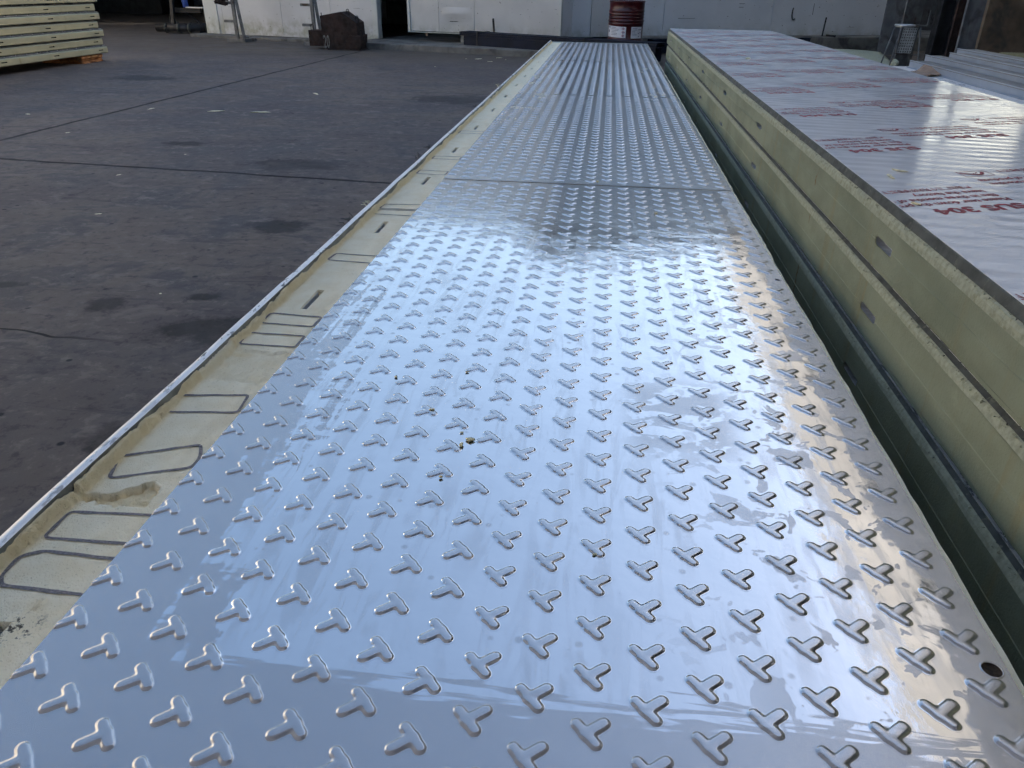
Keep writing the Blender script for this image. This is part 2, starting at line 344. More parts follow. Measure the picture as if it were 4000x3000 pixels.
# ------------------------------------------------------------------ object helpers
def tag(o, label=None, cat=None, group=None, kind=None):
    if label: o['label'] = label
    if cat: o['category'] = cat
    if group: o['group'] = group
    if kind: o['kind'] = kind
    return o
def wloc(p):
    v = Vector(p.location)
    return v + wloc(p.parent) if p.parent else v
def raw(name, me, parent=None, loc=(0, 0, 0)):
    o = bpy.data.objects.new(name, me); COL.objects.link(o); o.location = loc
    if parent: o.parent = parent
    return o
def thing(name, label, cat, loc=(0, 0, 0), rz=0.0, group=None):
    o = bpy.data.objects.new(name, None); COL.objects.link(o); o.empty_display_size = .1
    o.location = loc; o.rotation_euler = (0, 0, rz); tag(o, label, cat, group); return o
def mesh(name, V, F, mat, parent=None, smooth=False, local=False):
    """verts in world coordinates (or in the parent's frame when local)"""
    V = np.asarray(V, float)
    if parent is not None and not local: V = V - np.array(wloc(parent))
    me = bpy.data.meshes.new(name); me.from_pydata(V.tolist(), [], [list(map(int, f)) for f in F]); me.update()
    me.materials.append(MAT[mat])
    if smooth: me.polygons.foreach_set('use_smooth', [True]*len(me.polygons))
    return raw(name, me, parent)
class MB:
    def __init__(s): s.v = []; s.f = []
    def add(s, V, F):
        k = len(s.v); s.v += [tuple(map(float, q)) for q in V]; s.f += [[i+k for i in f] for f in F]; return s
    def box(s, x0, x1, y0, y1, z0, z1):
        return s.add([(x0, y0, z0), (x1, y0, z0), (x1, y1, z0), (x0, y1, z0), (x0, y0, z1), (x1, y0, z1), (x1, y1, z1), (x0, y1, z1)],
                     [(0, 3, 2, 1), (4, 5, 6, 7), (0, 1, 5, 4), (1, 2, 6, 5), (2, 3, 7, 6), (3, 0, 4, 7)])
    def bar(s, a, b, w_, h_, up_=(0, 0, 1)):
        a, b = Vector(a), Vector(b); d = (b-a).normalized(); sd_ = d.cross(Vector(up_))
        if sd_.length < 1e-4: sd_ = Vector((1, 0, 0))
        sd_.normalize(); u_ = sd_.cross(d)
        P = []
        for q in (a, b):
            for i, j in ((-1, -1), (1, -1), (1, 1), (-1, 1)): P.append(q + sd_*w_/2*i + u_*h_/2*j)
        return s.add(P, [(0, 1, 2, 3), (7, 6, 5, 4), (0, 4, 5, 1), (1, 5, 6, 2), (2, 6, 7, 3), (3, 7, 4, 0)])
    def tube(s, pts, r, n=8, cap=True):
        pts = [Vector(p) for p in pts]; V = []; F = []
        for i, p in enumerate(pts):
            d = (pts[min(i+1, len(pts)-1)] - pts[max(i-1, 0)]).normalized()
            a = d.cross(Vector((0.13, .21, .97))).normalized(); b = d.cross(a)
            for k in range(n):
                t = 2*math.pi*k/n; V.append(p + a*r*math.cos(t) + b*r*math.sin(t))
        for i in range(len(pts)-1):
            for k in range(n): F.append((i*n+k, i*n+(k+1) % n, (i+1)*n+(k+1) % n, (i+1)*n+k))
        if cap: F.append(tuple(range(n-1, -1, -1))); F.append(tuple((len(pts)-1)*n+k for k in range(n)))
        return s.add(V, F)
    def prism(s, poly, axis, a, b):
        """poly = list of 2D points, extruded along axis between a and b"""
        n = len(poly); V = []
        for q in (a, b):
            for (u, v) in poly: V.append({'x': (q, u, v), 'y': (u, q, v), 'z': (u, v, q)}[axis])
        F = [tuple(range(n)), tuple(range(2*n-1, n-1, -1))] + [(i, i+n, (i+1) % n+n, (i+1) % n) for i in range(n)]
        return s.add(V, F)
    def lathe(s, prof, n=32, c=(0, 0, 0)):
        V = []; F = []
        for (r, z) in prof:
            for k in range(n): t = 2*math.pi*k/n; V.append((c[0]+r*math.cos(t), c[1]+r*math.sin(t), c[2]+z))
        for i in range(len(prof)-1):
            for k in range(n): F.append((i*n+k, i*n+(k+1) % n, (i+1)*n+(k+1) % n, (i+1)*n+k))
        return s.add(V, F)
    def build(s, name, mat, parent=None, smooth=False, local=False, bevel=0.0):
        o = mesh(name, s.v, s.f, mat, parent, smooth, local)
        bm = bmesh.new(); bm.from_mesh(o.data); bmesh.ops.recalc_face_normals(bm, faces=bm.faces)
        if bevel:
            es = [e for e in bm.edges if len(e.link_faces) == 2 and e.calc_face_angle(0) > .5]
            bmesh.ops.bevel(bm, geom=es, offset=bevel, segments=2, profile=.6, affect='EDGES', clamp_overlap=True)
        bm.to_mesh(o.data); bm.free(); return o
def vnoise(n, step, seed=0, amp=1.0):
    """smooth 1-D value noise, n samples, 'step' samples per knot"""
    r_ = np.random.default_rng(seed); k = r_.uniform(-1, 1, int(n/step)+4); x = np.arange(n)/step
    i = x.astype(int); f = x-i; f = f*f*(3-2*f); return amp*(k[i]*(1-f)+k[i+1]*f)
def vnoise2(U, V, seed=0):
    r_ = np.random.default_rng(seed); T = r_.uniform(-1, 1, (256, 256))
    i = np.floor(U).astype(int); j = np.floor(V).astype(int); f = U-i; g_ = V-j; f = f*f*(3-2*f); g_ = g_*g_*(3-2*g_)
    t = lambda a, b: T[a % 256, b % 256]
    return (t(i, j)*(1-f)+t(i+1, j)*f)*(1-g_) + (t(i, j+1)*(1-f)+t(i+1, j+1)*f)*g_
def grid_mesh(name, P, mat, parent, smooth=True, attr=None):
    a, b = P.shape[:2]; idx = np.arange(a*b).reshape(a, b)
    F = np.stack([idx[:-1, :-1], idx[1:, :-1], idx[1:, 1:], idx[:-1, 1:]], -1).reshape(-1, 4)
    o = mesh(name, P.reshape(-1, 3), F, mat, parent, smooth)
    if attr is not None:
        at = o.data.attributes.new('fresh', 'FLOAT', 'POINT'); at.data.foreach_set('value', attr.reshape(-1).astype(np.float32))
    return o

# ================================================================== THE SETTING
V = []
gmb = MB().add([(-90, -60, G), (90, -60, G), (90, 120, G), (-90, 120, G)], [(0, 1, 2, 3)])
tag(gmb.build('ground', 'concrete'), kind='structure')

WA, WB = Vector((-8.50, 16.66, 0)), Vector((-0.86, 14.42, 0))      # line of the left wall
wd = (WB-WA).normalized(); wn = Vector((wd.y, -wd.x, 0))            # wn points to the yard
WR, WR2 = Vector((-0.86, 14.95, 0)), Vector((5.74, 17.66, 0))
rd = (WR2-WR).normalized(); rn = Vector((rd.y, -rd.x, 0))
def slab(mb, o, d, n, s0, s1, t0, t1, z0, z1):
    """box on a wall line: s along the wall, t out of the wall, z up"""
    P = [o + d*s + n*t + Vector((0, 0, z)) for z in (z0, z1) for (s, t) in ((s0, t0), (s1, t0), (s1, t1), (s0, t1))]
    return mb.add(P, [(0, 3, 2, 1), (4, 5, 6, 7), (0, 1, 5, 4), (1, 2, 6, 5), (2, 3, 7, 6), (3, 0, 4, 7)])
WT = 3.55                                                            # roofline above the tread sheets
PZ = G+.10
pl = MB(); slab(pl, WA, wd, wn, 4.15, 8.6, -7.5, 1.05, G-.02, PZ)
tag(pl.build('concrete_plinth', 'plinth', bevel=.012), kind='structure')
pl = MB(); slab(pl, WR, rd, rn, 1.0, 9.5, -2.0, .62, G-.02, -.215)
tag(pl.build('concrete_ledge', 'plinth', bevel=.02), kind='structure')
# cracked edging slabs at the foot of the left wall
ed = thing('edging_kerb', 'low cracked concrete edging along the foot of the white wall behind the racks', 'kerb', WA + wn*.12 + Vector((0, 0, G)))
for (s0, s1, t1, z1, dy) in ((-.15, 1.35, .42, .055, 0), (1.37, 2.30, .36, .045, .02), (2.32, 2.95, .40, .05, -.01), (2.97, 4.13, .45, .04, .02)):
    k = MB(); slab(k, WA, wd, wn, s0, s1, .0, t1+dy, G-.02, G+z1); k.build('edging_slab', 'plinth', ed, bevel=.01)

# left building: white insulated panels, doorway, body behind
bl = thing('white_panel_building', 'white panel building with a dark doorway behind the two steel racks', 'building', WA + Vector((0, 0, G)))
L_ = (WB-WA).length
seams = [0, .42, 1.95, 3.15, 4.12]
for i in range(len(seams)-1):
    k = MB(); slab(k, WA, wd, wn, seams[i]+.004, seams[i+1]-.004, -.10, 0, G+.055, WT); k.build('wall_panel', 'wall_white', bl)
k = MB(); slab(k, WA, wd, wn, -.05, .30, .002, .02, G+.05, WT); k.build('corner_trim', 'trim_white', bl)
k = MB(); slab(k, WA, wd, wn, 4.12, 4.24, -.12, .03, G+.10, WT); k.build('door_jamb', 'trim_white', bl, bevel=.01)
k = MB(); slab(k, WA, wd, wn, 4.24, 6.0, -.10, 0, 2.2, WT); k.build('lintel', 'wall_white', bl)
for s0, s1 in ((6.0, 7.0), (7.0, L_)):
    k = MB(); slab(k, WA, wd, wn, s0+.004, s1-.004, -.10, -.001, PZ, WT); k.build('wall_panel', 'wall_white', bl)
k = MB(); slab(k, WA, wd, wn, 0, .1, -7, -.1, G, WT); k.build('side_wall', 'wall_cool', bl)
k = MB(); slab(k, WA, wd, wn, L_-.1, L_, -7, -.1, G, WT); k.build('side_wall', 'wall_cool', bl)
k = MB(); slab(k, WA, wd, wn, 0, L_, -7.1, -7, G, WT); k.build('rear_wall', 'board_grey', bl)
k = MB(); slab(k, WA, wd, wn, -.25, L_+.1, -7.3, .25, WT, WT+.10); k.build('roof', 'roof_grey', bl)
k = MB(); slab(k, WA, wd, wn, 4.3, 5.6, -2.6, -2.2, PZ, PZ+.18); k.build('floor_rail', 'black_steel', bl)

# sliding door hung in front of the wall
dr = thing('sliding_door', 'dented white sliding door standing just above the plinth left of the red drum', 'door', WA + wd*5.1 + wn*.1 + Vector((0, 0, -.2)))
DZ = -.195
for s0, s1 in ((5.02, 5.62), (5.62, 6.35), (6.35, 7.98)):
    pts = MB(); slab(pts, WA, wd, wn, s0+.003, s1-.003, .06, .12, DZ, 2.35)
    o = pts.build('door_panel', 'door_white', dr)
k = MB(); slab(k, WA, wd, wn, 4.97, 5.02, .05, .14, DZ-.01, 2.38); k.build('door_frame', 'trim_white', dr)
k = MB(); slab(k, WA, wd, wn, 7.98, 8.02, .05, .14, DZ-.01, 2.38); k.build('door_frame', 'trim_white', dr)
k = MB(); slab(k, WA, wd, wn, 4.97, 8.02, .045, .145, DZ-.025, DZ-.011); k.build('bottom_rail', 'trim_white', dr)
k = MB(); slab(k, WA, wd, wn, 5.32, 5.365, .08, .11, DZ-.085, DZ-.026); k.build('floor_guide', 'kraft', dr, bevel=.008)
# torn dent: curled sheet flap, the slit's shade laid on as black strips
k = MB()
for (s, z, l, t) in ((6.02, .35, .10, .016), (5.85, -.02, .16, .01), (5.80, .10, .05, .01)):
    slab(k, WA, wd, wn, s, s+l, .1215, .1235, z, z+t)
k.build('torn_slit', 'shade_black', dr)
P = []
for i in range(13):
    for j in range(7):
        s = 5.68+.62*i/12; z = -.02+.24*j/6; P.append(WA + wd*s + wn*(.121+.03*math.sin(math.pi*i/12)*math.sin(math.pi*j/6)*(1 if j > 2 else .5)) + Vector((0, 0, z)))
grid_mesh('dented_sheet', np.array(P).reshape(13, 7, 3), 'door_white', dr)

# right wall
br = thing('white_wall_building', 'long white panel wall behind the red drum and the film-covered stack', 'building', WR + Vector((0, 0, G)))
LR = (WR2-WR).length; cuts = [0, .55, .92, 2.0, 3.1, 4.3, 5.6, LR]
for i in range(len(cuts)-1):
    k = MB(); slab(k, WR, rd, rn, cuts[i]+.004, cuts[i+1]-.004, -.1, (.012 if i % 2 else 0), -.235, WT+.30)
    k.build('wall_panel', 'door_white' if i == 1 else 'wall_cool', br)
k = MB(); slab(k, WR, rd, rn, LR, LR+.04, -.12, .02, -.22, WT+.30); k.build('corner_trim', 'ochre', br)
k = MB(); slab(k, WR, rd, rn, LR-.1, LR, -6, -.1, G, WT+.30); k.build('side_wall', 'board_grey', br)
k = MB(); slab(k, WR, rd, rn, -.3, LR+.2, -6, .25, WT+.30, WT+.8); k.build('roof', 'roof_grey', br)
k = MB(); slab(k, WR, rd, rn, 0, .1, -6, -.1, G, WT+.30); k.build('side_wall', 'board_grey', br)
k = MB(); slab(k, WR, rd, rn, 0, LR, -6.1, -6, G, WT+.30); k.build('rear_wall', 'board_grey', br)
# scuffs and a bent curl on the right wall
k = MB()
for (s, z, l, t) in ((3.55, .33, .12, .007), (3.55, .27, .10, .007), (1.15, .24, .2, .005), (2.3, .075, .35, .005), (5.2, .15, .010, .2)):
    slab(k, WR, rd, rn, s, s+l, .0135, .0155, z, z+t)
tag(k.build('scuff_mark', 'burr', br), kind='stuff')
cv = MB(); cv.tube([WR + rd*(4.78+.05*math.sin(t)) + rn*.03 + Vector((0, 0, .19+.13*math.cos(t))) for t in np.linspace(2.6, 5.4, 9)], .012, 6); cv.build('bent_strip', 'burr', br)

# open shed on the right: its roof keeps the sun off the yard
sh = thing('open_shed', 'large open shed with dark interior standing on the right of the yard', 'shed', (4.6, 12.2, G))
RZ = 5.05
for y in np.arange(-14, 34, 4.0):
    for xa, xb in ((3.94, 8), (11, 24)): MB().box(xa, xb, y+.002, y+3.998, RZ, RZ+.08).build('roof_sheet', 'roof_grey', sh)
    MB().box(8.002, 10.998, y+.01, y+3.99, RZ+.03, RZ+.036).build('fill_skylight', 'fill_skylight', sh)  # translucent roof band added to brighten the shed and the film
    k = MB().box(3.06, 3.938, y+.02, y+3.98, RZ+.02, RZ+.035); k.build('translucent_eave_panel', 'fibreglass', sh)
for x in (3.96, 7.5, 11, 14.5, 18, 21.5): k = MB().box(x, x+.14, -14, 34, RZ-.22, RZ-.002); k.build('purlin', 'purlin', sh)
for (x, y) in ((4.62, 12.1), (4.62, 24), (14, 12.1), (4.62, -6)):
    k = MB().box(x-.11, x+.11, y-.015, y+.015, G, RZ-.23); k.box(x-.11, x-.08, y-.10, y+.10, G, RZ-.23); k.box(x+.08, x+.11, y-.10, y+.10, G, RZ-.23); k.build('steel_post', 'black_steel', sh)
k = MB().box(24, 24.2, -14, 34, G, RZ+.08); k.build('side_wall', 'board_grey', sh)
k = MB().box(5.9, 9.9, 26, 26.15, G, RZ); k.box(13.1, 24, 26, 26.15, G, RZ); k.box(9.9, 13.1, 26, 26.15, G, 2.75); k.box(9.9, 13.1, 26, 26.15, 4.45, RZ); k.build('rear_wall', 'board_grey', sh)
k = MB().box(5.9, 24, -14, -13.8, G, RZ); k.build('front_wall', 'board_grey', sh)
k = MB().box(10.75, 10.93, 26.02, 26.12, 2.75, 4.45); k.build('mullion', 'purlin', sh)

# unseen canopy inferred from reflections; edge and sheets shaped for grey tread tops
cp_ = thing('unseen_canopy', 'unseen canopy over the near end of the yard, shaped to grey the tread reflections', 'canopy', (-4, -6, G))
for x_ in np.arange(-13, 3, 4.0): MB().box(x_+.003, x_+3.997 if x_ < -1 else 3.04, -16, 2.0, 4.40, 4.406).build('roof_sheet', 'milky_sheet', cp_)
for y_ in (1.85, -.5, -4.5, -8.5, -12.5): MB().box(-13, 3.04, y_, y_+.12, 4.20, 4.398).build('purlin', 'purlin', cp_)
for (x_, y_) in ((-12.8, 1.8), (-12.8, -10), (2.9, -10), (-5, -15.5)): MB().box(x_-.08, x_+.08, y_-.08, y_+.08, G, 4.199).build('steel_post', 'purlin', cp_)
MB().box(-13, 3.04, -16.1, -16, G, 4.4).build('rear_wall', 'board_grey', cp_)

# unseen building added on the left to bounce warm sunlight into the yard
lb_ = thing('bounce_building', 'long cream building added out of view on the left to bounce sunlight', 'building', (-17, 0, G))
k = MB().box(-24, -17, -26, 22, G, 6.6); k.build('wall', 'render_cream', lb_)
k = MB().box(-24.3, -16.7, -26.3, 22.3, 6.601, 6.85); k.build('roof', 'roof_grey', lb_)
for y_ in np.arange(-24, 21, 4.0):
    for z_ in (.8, 3.8):
        f_ = MB().box(-17.0, -16.96, y_, y_+1.6, z_, z_+1.4).build('window', 'purlin', lb_); MB().box(-16.959, -16.955, y_+.06, y_+1.54, z_+.06, z_+1.34).build('pane', 'dark_glass', f_)

# dark shed at the back left
ds = thing('rear_shed', 'dark blue shed far behind the left stack with an open shaded bay', 'shed', (-16, 19, G))
k = MB().box(-34, -8.9, 17.2, 48, 3.0, 3.1).box(-8.9, -6.6, 24, 48, 3.0, 3.1); k.build('roof', 'roof_grey', ds)
for x in np.arange(-34, -8, 1.0): k = MB().box(x+.01, x+.99, 36, 36.05, G, 3); k.build('wall_panel', 'blue_wall', ds)
k = MB().box(-34, -33.9, 18, 36, G, 3); k.build('side_wall', 'blue_wall', ds)
k = MB().box(-6.7, -6.6, 23.6, 48, G, 4.2); k.build('side_wall', 'blue_wall', ds)  # wall added to keep the low sun off the rear bay
for x in (-20, -14): k = MB().box(x-.08, x+.08, 18.2, 18.36, G, 3); k.build('steel_post', 'black_steel', ds)
for (x, y, w_, d_, h_, mt, lb) in ((-17.5, 27, 5.5, 2.2, .55, 'black_steel', 'long dark low heap of material under the rear shed roof'), (-15.3, 21.6, .75, .35, .16, 'foam_olive', 'small pale green block lying on the floor by the rear shed')):
    k = MB().box(x-w_/2, x+w_/2, y-d_/2, y+d_/2, G, G+h_); k.box(x-w_*.3, x+w_*.42, y-d_*.35, y+d_*.3, G+h_+.001, G+h_*1.3)
    tag(k.build('material_pile', mt, bevel=.02), lb, 'pile')

# ================================================================== THE TREAD-PLATE PANEL
FZ = -.004                                            # foam face beside the sheets
tp = thing('tread_plate_panel', 'long floor panel topped with shiny embossed steel tread sheets and a bare foam side strip', 'floor panel', (-.12, 5.0, -.15))

def tread_mesh(na, rings, clip=None, flip=False, name='raised_tread'):
    HT = .0020; r = .0066
    e = np.array([math.cos(R(-47)), math.sin(R(-47))]); s = np.array([math.cos(R(39)), math.sin(R(39))])
    def cap(P, a, b, rr):
        ab = b-a; t = np.clip(((P-a)@ab)/(ab@ab), 0, 1); return np.hypot(*(P-a-t[:, None]*ab).T) - rr
    def sdf(P):
        d1 = cap(P, -e*.0136, e*.0136, r); d2 = cap(P, e*0, s*.0215, r*1.05)
        k = .0035; h = np.clip(.5+.5*(d2-d1)/k, 0, 1); return d2*(1-h)+d1*h - k*h*(1-h)
    th = np.linspace(0, 2*math.pi, na, endpoint=False); D = np.stack([np.cos(th), np.sin(th)], 1)
    def radius(level):
        lo = np.zeros(na); hi = np.full(na, .04)
        for _ in range(40):
            mid = (lo+hi)/2; ins = sdf(D*mid[:, None]) < level; lo = np.where(ins, mid, lo); hi = np.where(ins, hi, mid)
        return lo
    P = []
    off = -s*.0065
    for lv in rings:
        rr = radius(lv); q = D*rr[:, None]
        t = np.clip((-lv+.0008)/.0040, 0, 1); u_ = np.clip(-lv/.0070, 0, 1); hgt = HT*(.80*t*t*(3-2*t)+.20*(1-(1-u_)**2))
        P.append(np.c_[q+off, np.full(na, hgt+.00012)])
    P.append(np.array([[off[0], off[1], HT+.0002]]))
    V_ = np.concatenate(P); nr = len(rings); F = []
    for i in range(nr-1):
        for k in range(na): F.append((i*na+k, i*na+(k+1) % na, (i+1)*na+(k+1) % na, (i+1)*na+k))
    for k in range(na): F.append(((nr-1)*na+k, (nr-1)*na+(k+1) % na, nr*na))
    if flip: V_[:, :2] *= -1
    if clip is not None: V_[:, 0] = np.maximum(V_[:, 0], clip)
    return V_, F
HI = [.0020, .0009, .0004, -.0002, -.0009, -.0016, -.0023, -.0030, -.0040, -.0056]
LO = [.0016, .0002, -.0012, -.0026, -.0042]
def as_mesh(Vv, Ff):
    me = bpy.data.meshes.new('raised_tread'); me.from_pydata(Vv.tolist(), [], Ff); me.update(); me.materials.append(MAT['steel'])
    me.polygons.foreach_set('use_smooth', [True]*len(me.polygons)); return me
PX, PY = .0575, .0664
cols = [.029 + PX*j for j in range(-10, 8)]
clip0 = XL - cols[0]
T = {('r', 0): tread_mesh(72, HI), ('l', 0): tread_mesh(72, HI, flip=True), ('l', 1): tread_mesh(72, HI, clip=clip0, flip=True)}
TL = {('r', 0): tread_mesh(32, LO), ('l', 0): tread_mesh(32, LO, flip=True), ('l', 1): tread_mesh(32, LO, clip=clip0, flip=True)}
TM = {k: as_mesh(*v) for k, v in T.items()}
HOLES = {0: [(.4455, .598, .0100), (.4490, 1.772, .006)]}
sheets = []; cand = []
dz = [0, .0016, .0004, .0014]
for n in range(NSHEET):
    ya, yb = Y0+n*SL+.002, Y0+(n+1)*SL-.002
    bm = bmesh.new(); rings_ = []
    loop = [(XL, ya), (XR, ya), (XR, yb), (XL, yb)]
    for lp in [loop] + [[(cx+r_*math.cos(t), cy+r_*math.sin(t)*.95) for t in np.linspace(0, 2*math.pi, 25)[:-1]] for (cx, cy, r_) in HOLES.get(n, [])]:
        vs_ = [bm.verts.new((x, y, 0)) for x, y in lp]
        for a, b in zip(vs_, vs_[1:]+vs_[:1]): bm.edges.new((a, b))
    bmesh.ops.triangle_fill(bm, use_beauty=True, use_dissolve=False, edges=bm.edges[:])
    for f in bm.faces:
        if f.normal.z < 0: f.normal_flip()
    g_ = bmesh.ops.extrude_face_region(bm, geom=bm.faces[:])
    for v in g_['geom']:
        if isinstance(v, bmesh.types.BMVert): v.co.z -= .0015
    bmesh.ops.recalc_face_normals(bm, faces=bm.faces)
    org = Vector((-.05, (ya+yb)/2, dz[n]))
    for v in bm.verts: v.co -= Vector((org.x, org.y, 0))
    me = bpy.data.meshes.new('tread_sheet'); bm.to_mesh(me); bm.free(); me.materials.append(MAT['steel'])
    o = raw('tread_sheet', me, tp, org-tp.location); sheets.append((o, org))
    ph = (.471 - PY*20) if n == 0 else random.uniform(0, PY)
    for j, x in enumerate(cols):
        base = ph + (PY/2 if (j % 2 == 1) else 0)
        kk = math.ceil((ya+.018-base)/PY)
        y = base + kk*PY
        while y < yb-.018:
            key = ('l' if x < -.1 else 'r', 1 if j == 0 else 0)
            ok = all(math.hypot(x-cx, y-cy) > r_+.02 for (cx, cy, r_) in HOLES.get(n, []))
            if ok: cand.append((in_view(x, y), n, x, y, key))
            y += PY
vis = sorted([c for c in cand if c[0] is not None], key=lambda c: c[0])[:300]
vset = set((c[2], c[3]) for c in vis)
for (_, n, x, y, key) in vis:
    o, org = sheets[n]; raw('raised_tread', TM[key], o, (x-org.x, y-org.y, 0))
for n in range(NSHEET):
    o, org = sheets[n]; VV = []; FF = []; k0 = 0
    for c in cand:
        if c[1] != n or (c[2], c[3]) in vset: continue
        v_, f_ = (T if (n == 0 and c[3] > .4) else TL)[c[4]]
        VV.append(v_ + np.array([c[2]-org.x, c[3]-org.y, 0])); FF += [[i+k0 for i in f] for f in f_]; k0 += len(v_)
    me = as_mesh(np.concatenate(VV), FF); tag(raw('raised_tread_field', me, o), kind='stuff')

for n, hl in HOLES.items():
    for (cx, cy, r_) in hl:
        k = MB().lathe([(0, -.0021), (r_+.001, -.0021), (r_+.001, -.0017), (0, -.0017)], 20, (cx, cy, 0)); k.build('screw_hole', 'rust_hole_shade', tp)  # rusty disc darkened to stand in for shade down the hole
        MB().lathe([(r_+.0001, -.0004), (r_+.0001, .0005), (r_+.0006, .0008), (r_+.0016, .0003), (r_+.0019, .00005)], 24, (cx, cy, 0)).build('hole_burr', 'steel', tp, True)
# foam core under the sheets, ragged right rim, end trim
k = MB().box(XL-.001, XR, Y0-.0, YEND, -.149, -.0024); k.build('foam_core', 'foam_cream', tp)
k = MB().box(-.688, XL-.0012, Y0, YEND, -.149, -.045); k.build('foam_base', 'foam_cream', tp)
ys = np.arange(Y0, YEND, .012); n_ = len(ys)
ed_ = XR + .0075 + vnoise(n_, 3, 4, .0014) + vnoise(n_, 17, 5, .0016)
P = np.zeros((n_, 4, 3)); P[:, :, 1] = ys[:, None]
P[:, 0, 0] = XR+.0004; P[:, 0, 2] = -.0012; P[:, 1, 0] = ed_; P[:, 1, 2] = -.0022 + vnoise(n_, 4, 6, .0009); P[:, 2, 0] = ed_+.001; P[:, 2, 2] = -.006; P[:, 3, 0] = ed_-.001; P[:, 3, 2] = -.149
grid_mesh('foam_rim', P, 'foam_cream', tp, False, np.zeros((n_, 4)))
k = MB().box(-.70, XR+.006, YEND+.001, YEND+.022, -.149, .004); k.build('end_trim', 'trim_white', tp, bevel=.003)

# bare foam strip: height field with slots, gouges and a torn lip
slotY = [.47, 1.49, 2.057, 2.64, 3.205] + [3.77+.587*i for i in range(10)]
SX, SHW, SHL = -.6205, .0075, .056
y = .24; yl = []
while y < YEND: yl.append(y); y += max(.0024, .0024*(y/.6)**1.3)
for s in slotY: yl += [s-SHL-.0004, s-SHL+.0004, s+SHL-.0004, s+SHL+.0004]
yl = np.array(sorted(set(yl+[YEND])))
xl = np.array(sorted(list(np.linspace(-.6878, XL-.0006, 60)) + [SX-SHW-.0003, SX-SHW+.0003, SX+SHW-.0003, SX+SHW+.0003]))
XX, YY = np.meshgrid(xl, yl, indexing='ij')
Zf = FZ + .0006*vnoise2(XX*60, YY*40, 1) + .0004*vnoise2(XX*220, YY*220, 2)
fresh = np.zeros_like(Zf)
lipn = .0150 + .006*vnoise2(YY*9, YY*0, 3) + .004*vnoise2(YY*41, YY*0, 4) + .002*vnoise2(YY*160, XX*300, 14)
lx = -.6790 + .0035*vnoise2(YY*23, YY*0+7, 5) + .0015*vnoise2(YY*120, YY*0, 6)
t = np.clip((lx-XX)/.006, 0, 1); t = t*t*(3-2*t)
Zf = Zf + t*np.clip(lipn, .001, .0185); fresh = np.maximum(fresh, np.clip((lx+.010-XX)/.012, 0, 1)*.9)
def inpoly(X_, Y_, poly):
    c = np.zeros_like(X_, bool); n = len(poly)
    for i in range(n):
        (x1, y1), (x2, y2) = poly[i], poly[(i+1) % n]
        cond = ((y1 > Y_) != (y2 > Y_)) & (X_ < (x2-x1)*(Y_-y1)/((y2-y1) if abs(y2-y1) > 1e-9 else 1e-9)+x1); c ^= cond
    return c
wob = .006*vnoise2(XX*90, YY*90, 8)
g1 = inpoly(XX+wob, YY+wob*1.5, [(-.694, .756), (-.66, .752), (-.645, .760), (-.626, .775), (-.603, .788), (-.585, .782), (-.580, .738), (-.61, .742), (-.647, .738), (-.69, .742)])
Zf = np.where(g1, Zf-.010+.003*vnoise2(XX*150, YY*150, 9), Zf); fresh = np.where(g1, .75, fresh)
g2 = inpoly(XX+wob*.5, YY+wob*.5, [(-.70, 1.10), (-.70, 1.225), (-.55, 1.216), (-.55, 1.095)])
rid = .0016*np.sin((YY+.25*XX)*520+2*vnoise2(XX*40, YY*40, 10))
Zf = np.where(g2, Zf-.0035+rid*.6+.001*vnoise2(XX*200, YY*200, 11), Zf)
fresh = np.where(g2, np.maximum(.22, np.clip(1.2-np.hypot((XX+.655)/.03, (YY-1.205)/.012), 0, .8)), fresh)
for (sx_, sy_, rr_, d_) in ((-.600, .556, .010, .004), (-.655, 2.63, .006, .004), (-.61, 2.585, .006, -.003), (-.62, 2.008, .006, -.003), (-.672, 2.36, .008, .003)):
    q = np.exp(-(((XX-sx_)/rr_)**2+((YY-sy_)/rr_)**2)); Zf += d_*q*(.6+.6*vnoise2(XX*300, YY*300, 12)); fresh = np.maximum(fresh, q*.6)
for s in slotY:
    ins = (np.abs(XX-SX) < SHW) & (np.abs(YY-s) < SHL); Zf = np.where(ins, -.042, Zf)
grid_mesh('foam_strip', np.stack([XX, YY, Zf], -1), 'foam_cream', tp, True, fresh)
for s in slotY:
    k = MB().box(SX-SHW+.0006, SX-SHW+.0016, s-SHL+.002, s+SHL-.002, -.040, FZ-.004); k.box(SX+SHW-.0016, SX+SHW-.0006, s-SHL+.002, s+SHL-.002, -.040, FZ-.004); k.box(SX-SHW+.0017, SX+SHW-.0017, s-SHL+.002, s+SHL-.03, -.040, -.024)
    k.build('cam_lock_slot', 'zinc', tp)

# folded, painted steel edge on the left
ys = np.concatenate([np.arange(.22, 3, .02), np.arange(3, YEND, .06), [YEND]]); n_ = len(ys)
prof = [(-.7050, -.149), (-.7055, .012), (-.7046, .0175), (-.7020, .0200), (-.6960, .0206), (-.6910, .0200), (-.6888, .0180), (-.6882, .0150), (-.6880, -.004)]
P = np.zeros((n_, len(prof), 3)); wv = vnoise(n_, 9, 21, .0011)+vnoise(n_, 3, 22, .0004)
for i, (x, z) in enumerate(prof): P[:, i, 0] = x + wv*(1 if i else 0); P[:, i, 2] = z + vnoise(n_, 6, 30, .0005); P[:, i, 1] = ys
me_o = grid_mesh('edge_skin', P[:, :7], 'edge_paint', tp, True)
grid_mesh('edge_lip', P[:, 6:], 'lip_grey', tp, True)
